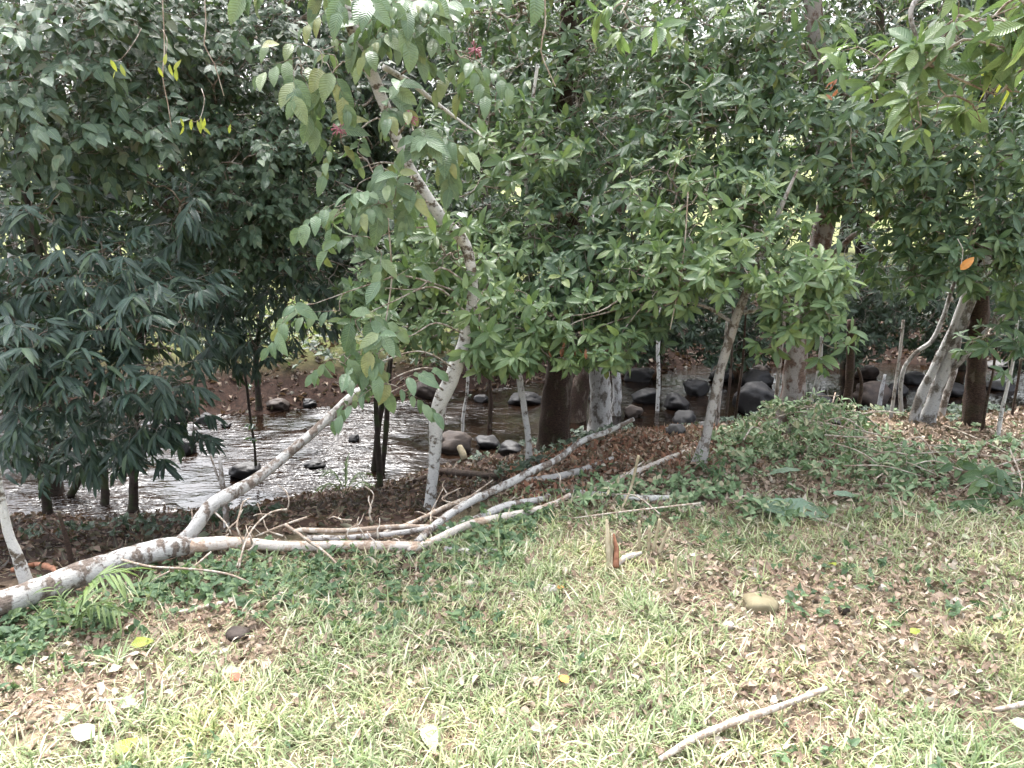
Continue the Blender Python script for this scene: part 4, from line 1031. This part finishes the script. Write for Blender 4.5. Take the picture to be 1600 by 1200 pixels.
# other cut branches lying about
def fallen(label, path, mat='dry_twig', name='fallen_branch', group='cut branches lying on the bank', sides=9, seed=0, extra=()):
    c = path[0, :3].copy(); c[2] -= path[0, 3]
    if not extra:
        a = Acc(); tube(a, spline(path, max(.015, path[:, 3].mean())), sides, .1, seed, .3)
        return tag(a.build(name, M[mat], None, c), label, 'branch', group)
    root = empty(name, c, label, 'branch', group)
    a = Acc(); tube(a, spline(path, max(.015, path[:, 3].mean())), sides, .1, seed, .3); a.build('stick', M[mat], root, c)
    for e in extra:
        a = Acc(); tube(a, spline(e, .02), 5, .1, seed + 3, .3); a.build('twig', M[mat], root, c)
    return root
fallen('grey cut branch slanting right below the long limb', gpath([(800, 752, 8), (850, 748, 12), (900, 738, 12), (958, 716, 7)]), 'pale_bark', seed=1)
fallen('brown cut branch slanting up right over the red leaf litter', gpath([(890, 782, 10), (930, 765, 11), (1000, 735, 11), (1040, 718, 9), (1085, 701, 8)]), 'peeled', seed=2)
fallen('long level branch half buried in leaves right of the felled crown', gpath([(880, 768, 9), (930, 772, 10), (1000, 778, 12), (1060, 778, 9), (1110, 776, 6)]), 'lichen', seed=3)
fallen('short pale stick lying beyond the green broad leaf', gpath([(1125, 781, 7), (1150, 779, 8), (1180, 775, 6)]), 'peeled', seed=4)
fallen('short grey stick below the fork of the felled tree', gpath([(696, 858, 11), (735, 863, 12), (778, 862, 9)]), 'pale_bark', seed=5)
fallen('twisted brown stick with a knotted left end', gpath([(588, 900, 14), (620, 890, 10), (660, 892, 8), (712, 893, 6)]), 'brown_bark', seed=6)
fallen('thin weathered stick in the grass at the left of the shaded weeds', gpath([(262, 962, 4), (310, 950, 8), (360, 940, 7)]), 'dry_twig', seed=7)
fallen('bare white stick lying in the grass at the bottom right', gpath([(1030, 1205, 9), (1090, 1165, 12), (1150, 1142, 12), (1220, 1118, 10), (1290, 1090, 7)]) + np.array([0, 0, .035, 0]), 'dry_twig', seed=8)
fallen('short white stick entering from the right edge', gpath([(1550, 1120, 6), (1580, 1115, 9), (1640, 1100, 10)]) + np.array([0, 0, .025, 0]), 'dry_twig', seed=9)
fallen('curved grey stick in the grass at the lower left', gpath([(155, 1097, 5), (200, 1093, 7), (240, 1075, 6), (290, 1045, 5), (350, 1012, 4)]), 'dry_twig', seed=10)
fallen('thin upright cut shoot leaning right over the level branch', raypath([(968, 800, 4, 4.0), (985, 765, 4, 3.98), (998, 712, 4, 3.95)]), 'wood_pale', name='cut_shoot', seed=11)
fallen('bare dark log lying on the leaf litter near the water', gpath([(648, 752, 8), (690, 738, 13), (730, 740, 12), (780, 744, 9)]), 'brown_bark', seed=12)
fallen('forked thin stick in front of the brush heap', gpath([(1150, 800, 4), (1230, 802, 5), (1310, 822, 4), (1330, 840, 3)]), 'dry_twig', seed=13, extra=[gpath([(1230, 802, 3), (1270, 790, 3), (1350, 806, 3)])])
fallen('thin arched cane springing from the brush heap', raypath([(1300, 690, 3, 4.9), (1330, 655, 3, 4.9), (1370, 643, 3, 4.9), (1410, 646, 2, 4.9)]), 'dry_twig', seed=14)
fallen('reddish bent root at the far left', gpath([(20, 890, 8), (60, 882, 10), (95, 895, 9), (100, 905, 6)]), 'splinter', name='bent_root', seed=15)
fallen('pale peeled sapling stub leaning in the weeds by the water', gpath([(720, 715, 8), (718, 700, 9)]) if 0 else raypath([(726, 718, 10, 5.9), (722, 706, 11, 5.95), (718, 698, 9, 6.0)]), 'wood_pale', seed=16)

# splintered stump and cut stubs
c = G(955, 880)
root = empty('splintered_stump', c, 'splintered little stump with a red broken face beside the weeds', 'stump'); 
def shard(name, pts, w, mat, k):
    a = Acc(); p = raypath([(x, y, ww, c[1] + .0) for (x, y, ww) in pts]); tube(a, p, 5, .2, k); a.build(name, M[mat], root, np.array(root.location))
shard('shard', [(951, 886, 9), (950, 850, 9), (948, 812, 4)], 1, 'wood_pale', 1)
shard('shard', [(962, 886, 11), (963, 858, 9), (959, 834, 3)], 1, 'splinter', 2)
shard('shard', [(955, 888, 8), (955, 860, 7), (956, 838, 3)], 1, 'wood_pale', 3)
shard('bark_flap', [(966, 882, 7), (975, 872, 10), (990, 868, 9), (1003, 863, 5)], 1, 'peeled', 4)
for k, (x, y, t, h, lab) in enumerate([(999, 862, 999, 48, 'straight green cut stub'), (1013, 864, 1015, 42, 'short brown cut stub'), (1020, 866, 1031, 55, 'tall pale cut stub leaning right'), (1028, 868, 1046, 44, 'pale cut stub leaning far right'), (1055, 930, 1056, 60, 'thin straw-coloured cut stub in the grass')]):
    g = G(x, y); p = np.array([[*g, 3 / FPX * g[1]], [*P((x + t) / 2, y - h / 2, g[1]), 2.7 / FPX * g[1]], [*P(t, y - h, g[1]), 2.4 / FPX * g[1]]])
    fallen(lab + ' near the splintered stump', p, 'wood_pale', 'cut_stub', 'cut stubs by the stump', 6, k)

# ------------------------------------------------------------------ boulders
def rock(label, px, py, w, h, mat='stone', seed=0, name='boulder', group='stream boulders', flat=.75, sub=4, z0=None):
    b = G(px, py)
    s = dist(b) / FPX; rx, rz = w * s / 2 * (.9 if name == 'boulder' else 1), h * s / 2 * (.88 if name == 'boulder' else 1)
    me = bpy.data.meshes.new(name)
    import bmesh
    bm = bmesh.new(); bmesh.ops.create_icosphere(bm, subdivisions=sub, radius=1)
    off = Vector((seed * 7.3, seed * 3.1, seed))
    for v in bm.verts:
        n = v.co.normalized()
        q = 1 + .34 * mnoise.noise(n * 1.1 + off) + .20 * mnoise.noise(n * 2.3 + off) + .06 * mnoise.noise(n * 6 + off)
        for fk in range(5):   # worn flat faces
            fn = Vector((math.sin(fk * 2.4 + seed), math.cos(fk * 2.4 + seed), math.sin(fk * 1.7 + seed * 2))).normalized()
            dd = n.dot(fn) * q
            if dd > .78: q *= .78 / dd
        # blunt facets
        v.co = n * q
        v.co.x = math.copysign(abs(v.co.x) ** .85, v.co.x); v.co.z = math.copysign(abs(v.co.z) ** .85, v.co.z)
        v.co = Vector((v.co.x * rx, v.co.y * (rx * flat + rz * .3), v.co.z * rz * 1.25))
    for f in bm.faces: f.smooth = True
    bm.to_mesh(me); bm.free(); me.materials.append(M[mat])
    ob = link(name, me); ob.location = (b[0], b[1] + rx * flat * .6, b[2] + rz * .72)
    ob.rotation_euler = (0, 0, random.uniform(-.4, .4))
    return tag(ob, label, 'boulder' if name == 'boulder' else 'stone', group)
R = [('pale brown rounded boulder at the far water edge behind the cut limb tip', 664, 622, 42, 30, 'stone_brown'),
     ('dark round stone sitting in the bright ripples at the left', 290, 710, 32, 26, 'stone'), ('dark low boulder at the near water edge under the rising limb', 382, 748, 56, 26, 'stone'),
     ('long dark stone tilted in the bright ripples', 490, 731, 36, 12, 'stone'), ('small black stone poking from the ripples', 553, 690, 20, 12, 'stone'),
     ('angular grey-brown stone on the far shore at the left', 284, 658, 38, 20, 'stone_brown'), ('flat stone on the far shore right of the angular one', 322, 662, 36, 16, 'stone'),
     ('tiny dark stone at the edge of the far shore', 352, 668, 18, 8, 'stone'), ('rounded brown stone on the far gravel shore', 432, 640, 40, 18, 'stone_brown'), ('grey lump at the right end of the gravel shore', 482, 636, 26, 14, 'stone'),
     ('pale low stone in the brown calm water', 752, 628, 28, 12, 'stone'), ('flat dark slab by the far bank left of the stout trunk', 820, 632, 60, 18, 'stone'),
     ('wide brown boulder in the shallows right of the kinked trunk', 712, 708, 60, 34, 'stone_brown'), ('mossy low boulder in the shallows before the forked tree', 762, 700, 44, 20, 'stone'), ('dark flat stone beside the forked tree', 800, 712, 50, 22, 'stone'),
     ('reddish-brown stone right of the grey-white trunk', 990, 652, 34, 20, 'stone_brown'), ('dark block in the stream behind the straight sapling', 1010, 630, 50, 24, 'stone'),
     ('dark boulder left of the slender leaning trunk', 1070, 664, 40, 26, 'stone'), ('low dark stone at the lip of the leaf litter', 1056, 682, 36, 20, 'stone'), ('squat brown boulder between straight sapling and slender trunk', 1058, 640, 44, 26, 'stone'),
     ('dark rubble boulder behind the slender leaning trunk', 1090, 618, 46, 26, 'stone'), ('large dark rounded boulder beside the pinkish trunk', 1182, 648, 76, 54, 'stone'), ('round boulder stacked behind the large dark one', 1186, 606, 56, 30, 'stone'),
     ('small round brown stone above the stacked boulder', 1192, 584, 28, 16, 'stone_brown'), ('dark stone in the shade right of the pinkish trunk', 1284, 640, 44, 26, 'stone'), ('low dark stone before the brown shaded stem', 1300, 668, 40, 20, 'stone'),
     ('large brown boulder left of the white clump', 1366, 634, 62, 40, 'stone_brown'), ('brown boulder peeping above the large brown one', 1358, 592, 40, 22, 'stone_brown'), ('grey stone right of the large brown boulder', 1404, 620, 36, 24, 'stone'),
     ('dark stone in the shade behind the white clump', 1430, 600, 40, 20, 'stone'), ('broad flat pale stone at the right margin', 1578, 578, 60, 14, 'stone'), ('low grey slab at the right margin near the thin saplings', 1566, 610, 50, 14, 'stone'),
     ('dark slab under the far-right bank', 1500, 620, 50, 20, 'stone'), ('dark stone in the stream straight above the splintered stump', 940, 628, 44, 20, 'stone'), ('small dark stone at the water lip right of the slender trunk', 1104, 672, 26, 14, 'stone'),
     ('dark stone under the far bank behind the grey-white trunk', 1000, 596, 56, 22, 'stone'), ('dark stone beneath the far bank left of the big boulder', 1130, 596, 44, 22, 'stone')]
for k, q in enumerate(R): rock(*q, seed=k + 1)
rock('moss-yellow mound of stone in the open turf at the right', 1190, 958, 56, 20, 'stone_moss', 50, 'turf_stone', None, .8, 3)
for k, (px, py, w, h, lab) in enumerate([(735, 918, 22, 9, 'white stone in the grass below the felled crown'), (860, 928, 26, 12, 'white crumbly stone in the grass below the stump'), (1140, 985, 18, 12, 'pale round stone in the turf below the mossy mound'), (370, 1000, 42, 14, 'flat pinkish stone in the lower left turf'), (1380, 925, 16, 9, 'small white chip at the right middle'), (1320, 962, 20, 14, 'brown clod right of the mossy mound')]):
    rock(lab, px, py, w, h, 'pebble' if k not in (3, 5) else 'stone_brown', 60 + k, 'small_stone', 'small stones in the turf', .8, 2)

# ------------------------------------------------------------------ brush heap and cut leafy branches
def ground_pts(n, r, x0, x1, y0, y1):
    return np.array([G(px, py) for px, py in zip(r.uniform(x0, x1, n), r.uniform(y0, y1, n))])
def heap(name, label, cat, poly, n, size, kind, lm, h, seed, nparts=300, sticks=8, center=None):
    r = np.random.default_rng(seed)
    (cx, cy, rx, ry) = poly
    u = r.normal(0, .5, (n, 2)); u /= np.maximum(1, np.linalg.norm(u, axis=1)[:, None])
    pts = np.array([G(cx + a * rx, cy + b * ry) for a, b in u])
    c = G(cx, cy); root = empty(name, c, label, cat)
    hh = h * (1 - (u ** 2).sum(1)) * r.uniform(.1, 1, n)
    pts[:, 2] += hh + .01
    A = r.normal(0, 1, (n, 3)) * np.array([1, .6, .25]) + [0, 0, .15]
    O, D, N, S, e = sprig(kind, pts, A, size, r)
    O[:, 2] = np.maximum(O[:, 2], surf(O[:, 0], O[:, 1]) + .01)
    k = r.permutation(len(O)); np_ = min(nparts, len(O))
    px, py, zc = proj(O); order = np.argsort(-(S / zc) - .02 * O[:, 2])
    sel, rest = order[:np_], order[np_:]
    leaf_objects('leaf', kind, M[lm], O[sel], D[sel], N[sel], S[sel], root)
    if len(rest):
        a = Acc(); leaves_mesh(a, kind, O[rest], D[rest], N[rest], S[rest], r); a.build('foliage', M[lm], root, c, 'stuff')
    a = Acc()
    for p, q in zip(pts, e): tube(a, np.array([[*p, .002], [*q, .0012]]), 3)
    a.build('twigs', M['dry_twig'], root, c, 'stuff')
    for s in range(sticks):
        v = r.normal(0, .35, 2); g = G(cx + v[0] * rx, cy + v[1] * ry) + [0, 0, h * .6]
        d = unit(r.normal(0, 1, 3) * [1, .5, .18]); L = r.uniform(.25, .7)
        p = np.array([g - d * L * .5, g + r.normal(0, .03, 3) + [0, 0, .03], g + d * L * .5])
        p[:, 2] = np.maximum(p[:, 2], surf(p[:, 0], p[:, 1]) + .02)
        a = Acc(); tube(a, spline(np.hstack([p, [[.005], [.004], [.002]]]), .05), 5, .1, s); a.build('stick', M['dry_twig'], root, c)
    return root
heap('brush_heap', 'heap of wilting cut greenery piled before the pinkish trunk', 'brush heap', (1262, 705, 150, 52), 330, .065, 'whorl', 'cut', .36, 1, sticks=16)
heap('brush_heap', 'lower grey-green heap of cuttings under the white clump', 'brush heap', (1390, 745, 110, 40), 110, .07, 'whorl', 'cut', .2, 2, sticks=12)
heap('cut_branch', 'cut leafy branch with big yellow-green leaves at the right edge', 'cut branch', (1560, 775, 75, 42), 24, .10, 'big', 'weed', .12, 3, sticks=4)
heap('cut_branch', 'small cut sprig with dark green leaves above the big-leaved one', 'cut branch', (1515, 712, 28, 14), 4, .09, 'big', 'weed', .08, 4, sticks=2)
heap('cut_branch', 'cut spray of pale drooping leaves by the upright cut shoot', 'cut branch', (960, 800, 90, 35), 26, .06, 'whorl', 'cut', .12, 5, sticks=4, nparts=200)
heap('weed_patch', 'dark weedy sprouts at the foot of the slender leaning trunk', 'weeds', (1110, 745, 60, 30), 36, .055, 'whorl', 'weed', .12, 6, sticks=0, nparts=150)
# broad torn leaves
for k, (px, py, L, dx, dy, lab) in enumerate([(1190, 800, .34, 1, .12, 'broad torn blue-green leaf lying before the brush heap'), (1300, 776, .16, 1, .0, 'smaller broad blue-green leaf right of the torn one'), (1200, 745, .2, .5, -.55, 'upright narrow green leaf blade before the brush heap')]):
    g = G(px, py + 8); r = np.random.default_rng(k)
    V, T, U = leaf_tpl(12, lambda t: .16 * (math.sin(math.pi * t ** .8) ** .6) * (1 + .18 * math.sin(t * 40)), .12, .5, .1, .015)
    me = tri_mesh('torn_leaf', V * L * (1.4 if k == 0 else 1), T, U, M['banana'])
    ob = link('torn_leaf', me); ob.location = (g[0], g[1], g[2] + .045)
    dv = Vector((dx, dy, .05 if k < 2 else .5)).normalized(); nv = Vector((0, -.35, 1))
    X = dv.cross(nv).normalized(); N2 = X.cross(dv)
    ob.rotation_euler = Matrix((X, dv, N2)).transposed().to_euler()
    tag(ob, lab, 'leaf')

# palm seedlings
def palm(label, px, py, fr, seed, L=.3, mat='palm'):
    c = G(px, py); root = empty('palm_seedling', c, label, 'palm seedling'); r = np.random.default_rng(seed)
    for (dx, dy, up, ln) in fr:
        d = unit(np.array([dx, dy, up])); tip = c + d * ln + [0, 0, -.12 * ln]; mid = c + d * ln * .5 + [0, 0, .18 * ln]
        s = spline(np.array([[*c, .003], [*mid, .0025], [*tip, .001]]), .02)
        a = Acc(); tube(a, s, 5); ob = a.build('midrib', M['palm'], root, c)
        k = len(s); idx = np.arange(int(k * .25), k)
        tn = np.gradient(s[:, :3], axis=0); tn = unit(tn)
        O, D, N = [], [], []
        for j in idx:
            side = unit(np.cross(tn[j], [0, 0, 1.]))
            for q in (-1, 1): O.append(s[j, :3]); D.append(tn[j] * .8 + side * q * .8 + [0, 0, -.15]); N.append([0, 0, 1.])
        n = len(O); leaf_objects('leaflet', 'narrow', M[mat], np.array(O), unit(np.array(D)), unit(np.array(N) + r.normal(0, .1, (n, 3))), np.full(n, ln * .42) * r.uniform(.8, 1.1, n), root)
    for o_ in root.children:
        if o_.name.startswith('leaflet'): o_.matrix_basis = o_.matrix_basis @ Matrix.Diagonal((.5, 1, 1, 1))
palm('little palm seedling with one arching feathery frond at the lower left', 112, 985, [(.6, .0, .8, .36), (-.4, .3, .8, .2), (.9, -.2, .6, .26)], 1)
palm('dark green spiky palm seedling on the shaded litter bank', 540, 772, [(.05, 0, 1, .34), (-.45, -.1, .8, .3), (.5, -.1, .7, .3), (.8, .1, .3, .28), (-.7, -.2, .4, .25)], 2)

# ------------------------------------------------------------------ ground cover
def scatter_region(n, r, x0, x1, y0, y1, fn):
    x = r.uniform(x0, x1, n * 6); y = r.uniform(y0, y1, n * 6)
    k = fn(x, y) > r.uniform(0, 1, n * 6)
    return x[k][:n], y[k][:n]
def lay(name, label, x, y, kind, mat, smin, smax, r, lift=.008, tilt=.5, D0=None):
    z = height(x, y) + lift * r.uniform(.3, 2.2, len(x))
    O = np.stack([x, y, z], 1)
    az = r.uniform(0, 6.283, len(x))
    D = unit(np.stack([np.cos(az), np.sin(az), r.normal(0, tilt * .4, len(x))], 1)); N = unit(r.normal(0, tilt, (len(x), 3)) + [0, 0, 1])
    a = Acc(); leaves_mesh(a, kind, O, D, N, r.uniform(smin, smax, len(x)), r)
    return tag(a.build(name, M[mat], None, (0, 0, 0), 'stuff'), label, name.replace('_', ' '))
r = np.random.default_rng(101)
x, y = scatter_region(14000, r, .2, 6, 3.8, 6, lambda x, y: (y < edge_near(x) + .4) * sstep(3.7, 4.2, y) * (.4 + .6 * (wob(x, y, 4., 8.) > -.1)))
lay('dry_leaf_litter', 'dry pinkish-brown dead leaves covering the upper right bank', x, y, 'litter', 'litter_pale', .03, .065, r, .012)
nearbank = lambda x, y: (sstep(-.1, .5, y - edge_near(x)) * (y < water_near(x) + .1)) 
x, y = scatter_region(15000, r, -6, 8, 2.8, 9.6, nearbank)
lay('brown_leaf_litter', 'red-brown dead leaves carpeting the near bank', x, y, 'litter', 'litter', .04, .085, r)
x, y = scatter_region(6500, r, .0, 1.6, 3.9, 5.8, lambda x, y: sstep(-.9, -.1, y - edge_near(x)) * (wob(x, y, 3.3, 1.) > -.3))
lay('red_leaf_litter', 'orange-red dead leaves around the foot of the slender trunk', x, y, 'litter', 'litter_red', .035, .07, r)
x, y = scatter_region(13000, r, -9, 12, 10, 19, lambda x, y: (y > water_far(x) - .1) * np.where(x < -.6, .45, 1) * np.exp(-np.maximum(y - water_far(x) - 2.5, 0) / 2))
lay('far_leaf_litter', 'brown dead leaves on the far bank', x, y, 'litter', 'litter', .07, .14, r)
x, y = scatter_region(26000, r, -5, 5, 1.6, 5.4, lambda x, y: (y < edge_near(x) + .2) * (.2 + .8 * np.maximum(wob(x, y, 2.9, 9.) > .15, wob(x, y, 2.6, 6.) > .25)) * np.where((x > 1.3) & (y > 4.2), 1, .6))
lay('dry_leaf_litter', 'dry pinkish leaf scraps strewn through the open turf', x, y, 'litter', 'litter_pale', .02, .055, r, .012)
# low broad-leaved weeds
def weeds(name, label, x, y, size, mat, r, h=.05, kind='ovate'):
    n = len(x); B = np.stack([x, y, height(x, y) + h * r.uniform(.1, 1, n)], 1)
    A = r.normal(0, .5, (n, 3)) + [0, -.1, .9]
    O, D, N, S, e = sprig('whorl', B, A, size, r)
    keep = r.uniform(size=len(O)) < .62; O, D, N, S = O[keep], D[keep], N[keep], S[keep]
    O[:, 2] = np.maximum(O[:, 2], height(O[:, 0], O[:, 1]) + .006)
    a = Acc(); leaves_mesh(a, kind, O, D, N, S, r)
    return tag(a.build(name, M[mat], None, (0, 0, 0), 'stuff'), label, 'weeds')
x, y = scatter_region(1700, r, -3.4, 0.6, 2.3, 4.4, lambda x, y: np.exp(-((y - edge_near(x) + .36) / .25) ** 2) * np.where(x < .1, 1, .3) * (.3 + .7 * (wob(x, y, 4., 2.) > -.2)))
weeds('shaded_weeds', 'broad-leaved green weeds along the felled trunk', x, y, .042, 'weed', r, .028)
x, y = scatter_region(520, r, -4, 5, 3.4, 9, lambda x, y: nearbank(x, y) * (wob(x, y, 2.2, 7.) > .25))
weeds('bank_weeds', 'dark small weeds dotting the leaf litter bank', x, y, .06, 'dark', r)
x, y = scatter_region(750, r, .4, 4.5, 3.7, 5.8, lambda x, y: (y < edge_near(x) + .1) * (.12 + .88 * (wob(x, y, 4., 3.) > .1)) * (1 - sstep(4.1, 4.4, y) * (x < 1.35)) * np.where(x > 2.3, .35, 1))
weeds('cut_greenery', 'scattered cut green leaves over the right side of the turf', x, y, .05, 'cut', r, .06)
x, y = scatter_region(800, r, -3.5, 5, 1.7, 4.6, lambda x, y: (y < edge_near(x)) * (wob(x, y, 3.7, 4.) > .15))
weeds('turf_weeds', 'small light green weeds among the grass', x, y, .035, 'weed', r, .03)
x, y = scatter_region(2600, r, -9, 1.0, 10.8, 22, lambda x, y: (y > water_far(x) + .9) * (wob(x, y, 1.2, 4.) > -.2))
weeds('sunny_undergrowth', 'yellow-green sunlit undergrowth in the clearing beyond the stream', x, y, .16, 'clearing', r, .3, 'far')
x, y = scatter_region(2300, r, -7, 14, 10.8, 18, lambda x, y: (y > water_far(x) + .35) * np.where(x < .2, (y < water_far(x) + 2.2) * (wob(x, y, 2., 3.) > -.25), 1.))  # left-hand shrubs are added to darken a bank that came out too bright
weeds('dark_undergrowth', 'dark undergrowth on the shaded far bank, thickened to darken it', x, y, .14, 'dark', r, .6, 'far')

# grass blades
def blades(name, label, x, y, Lr, Wr, mat, r, lean=.7):
    n = len(x); z = height(x, y)
    L = r.uniform(*Lr, n) ; W = r.uniform(*Wr, n); az = r.uniform(0, 6.283, n)
    tl = np.clip(np.abs(r.normal(lean, .35, n)), .05, 1.45); bend = r.uniform(.2, 1.1, n)
    H = np.stack([np.cos(az), np.sin(az)], 1); Sd = np.stack([-np.sin(az), np.cos(az)], 1)
    pts = []; a = tl.copy(); cx, cz = np.zeros(n), np.zeros(n)
    V = np.zeros((n, 7, 3)); t = [0, .34, .68, 1.]; wid = [.7, 1., .7, 0]
    for q in range(4):
        base = np.stack([x + H[:, 0] * cx, y + H[:, 1] * cx, z + np.maximum(cz, -.001)], 1)
        if q < 3:
            off = np.concatenate([Sd * (W * wid[q] / 2)[:, None], np.zeros((n, 1))], 1)
            V[:, 2 * q] = base - off; V[:, 2 * q + 1] = base + off
        else: V[:, 6] = base
        cx += L * .34 * np.sin(a); cz += L * .34 * np.cos(a); a = np.minimum(a + bend * .5, 2.2)
    V[:, 2:, 2] = np.maximum(V[:, 2:, 2], (z + .003)[:, None])
    T0 = np.array([(0, 1, 3), (0, 3, 2), (2, 3, 5), (2, 5, 4), (4, 5, 6)])
    T = (T0[None] + (np.arange(n) * 7)[:, None, None]).reshape(-1, 3)
    U = np.tile(np.array([(0, 0), (1, 0), (0, .3), (1, .3), (0, .7), (1, .7), (.5, 1)]), (n, 1))
    o = link(name, tri_mesh(name, V.reshape(-1, 3), T, U, M[mat], True)); return tag(o, label, 'grass', None, 'stuff')
def turf_density(x, y):
    e = y - edge_near(x)
    bare = sstep(.18, .55, wob(x, y, 2.6, 6.) + .4 * wob(x, y, 7.7, 1.))
    right = (1 - sstep(.1, .5, x) * sstep(3.75, 4.15, y)) * .93 + .07
    mid = 1 - .5 * sstep(2.75, 3.1, y) * sstep(-.3, .6, x)
    return np.clip((1 - .85 * bare) * mid * right * (1 - sstep(-.35, .1, e)), 0, 1)
def tufts(nt, per, spread, r, x0, x1, y0, y1, fn):
    tx, ty = scatter_region(nt, r, x0, x1, y0, y1, fn)
    k = r.integers(0, len(tx), nt * per)
    return tx[k] + r.normal(0, spread, len(k)), ty[k] + r.normal(0, spread, len(k))
r = np.random.default_rng(202)
x, y = scatter_region(125000, r, -4.2, 5.2, 1.5, 5.6, turf_density)
blades('short_grass', 'short pale turf on the near bank', x, y, (.02, .06), (.002, .005), 'grass', r, .95)
x, y = tufts(3000, 18, .026, r, -4.2, 5.2, 1.5, 5.2, turf_density)
blades('grass_tufts', 'splayed tufts of broad-bladed light green grass', x, y, (.035, .12), (.003, .0078), 'grass', r, .85)
x, y = scatter_region(12000, r, -30, 30, -12, 1.5, lambda x, y: 1 + 0 * x)
blades('rear_grass', 'coarse turf behind the viewpoint', x, y, (.08, .2), (.01, .02), 'grass', r, .7)

# matted dead thatch, crumbs of soil
M['thatch'] = grass_mat('dead_thatch', [(0, (.16, .11, .075)), (.5, (.30, .23, .16)), (1, (.48, .40, .30))], .2)
x, y = scatter_region(52000, r, -4.2, 5.2, 1.5, 5.6, lambda x, y: (1 - sstep(-.3, .1, y - edge_near(x))) * .9 + .02)
blades('dead_thatch', 'matted dead grass lying flat between the green blades', x, y, (.025, .085), (.0015, .004), 'thatch', r, 1.4)
n = 9000; x, y = scatter_region(n, r, -4.5, 5.2, 1.5, 5.6, lambda x, y: (y < edge_near(x)) * (1.06 - turf_density(x, y)))
n = len(x); O8 = np.array([(1, 0, 0), (-1, 0, 0), (0, 1, 0), (0, -1, 0), (0, 0, 1), (0, 0, -1.)]); T8 = np.array([(0, 2, 4), (2, 1, 4), (1, 3, 4), (3, 0, 4), (2, 0, 5), (1, 2, 5), (3, 1, 5), (0, 3, 5)])
sz = .003 + .011 * r.uniform(0, 1, n) ** 3
VV = np.stack([x, y, height(x, y) + sz * .3], 1)[:, None] + (O8[None] * r.uniform(.5, 1.3, (n, 6, 1)) + r.normal(0, .2, (n, 6, 3))) * sz[:, None, None]
cl = link('soil_crumbs', tri_mesh('soil_crumbs', VV.reshape(-1, 3), (T8[None] + (np.arange(n) * 6)[:, None, None]).reshape(-1, 3), None, simple_mat('clod_soil', (.16, .10, .07), (.40, .29, .22), .95, 60, .4, .1, True), False))
tag(cl, 'reddish soil crumbs scattered on the bare patches', 'soil', None, 'stuff')

# single leaves lying in the grass
for k, (px, py, L, kd, mat, az, lab) in enumerate([(888, 1080, .05, 'ovate', 'orange', 2.2, 'orange leaf lying in the turf at the lower middle'), (665, 1150, .09, 'big', 'pale_leaf', -1.2, 'large silvery white leaf in the grass at the bottom middle'),
        (150, 1165, .085, 'ovate', 'pale_leaf', 2.8, 'large pale cream leaf at the bottom left'), (180, 1195, .08, 'ovate', 'yellow', 1.2, 'pale yellow-green leaf at the bottom left corner'), (190, 1120, .06, 'ovate', 'pale_leaf', .8, 'small white leaf above the cream one at the lower left'),
        (375, 1075, .05, 'ovate', 'red', 2.5, 'purplish-red leaf curled in the turf at the lower left'), (412, 1060, .06, 'big', 'litter_pale', 1.5, 'brown curled leaf right of the purplish-red one'), (352, 1062, .05, 'ovate', 'pale_leaf', .3, 'white leaf left of the purplish-red one'),
        (205, 1020, .07, 'ovate', 'yellow', .2, 'bright yellow-green leaf at the left above the bare soil'), (870, 930, .03, 'ovate', 'orange', .2, 'tiny orange leaf under the stump'), (1500, 850, .05, 'ovate', 'pale_leaf', 0., 'pale pink leaf at the right middle'),
        (1420, 1000, .045, 'ovate', 'yellow', .3, 'small yellow leaf in the right turf'), (790, 880, .10, 'big', 'cut', 1.2, 'dull green upright leaf near the short grey stick'), (1305, 895, .045, 'ovate', 'yellow', 1.9, 'yellow leaf above the mossy mound'),
        (1575, 1140, .08, 'big', 'pale_leaf', -.6, 'long pale leaf near the right edge at the bottom'), (1535, 945, .05, 'big', 'litter_pale', 1.5, 'upright brown dead leaf at the right')]):
    g = G(px, py); tp_ = TPL[kd][k % len(TPL[kd])]
    ob = link('fallen_leaf', leaf_meshes(kd, M[mat])[k % len(TPL[kd])]); ob.location = (g[0], g[1], g[2] + .03); ob.scale = (L * 1.2,) * 3
    dv = Vector((math.cos(az), math.sin(az), .15)).normalized(); nv = Vector((.1, -.45, 1)); Xv = dv.cross(nv).normalized(); N2 = Xv.cross(dv)
    ob.rotation_euler = Matrix((Xv, dv, N2)).transposed().to_euler(); tag(ob, lab, 'leaf', 'single leaves lying in the turf')
print('LEAVES', TOTAL, 'objects', len(bpy.data.objects), 'tris', sum(len(m.polygons) for m in bpy.data.meshes))
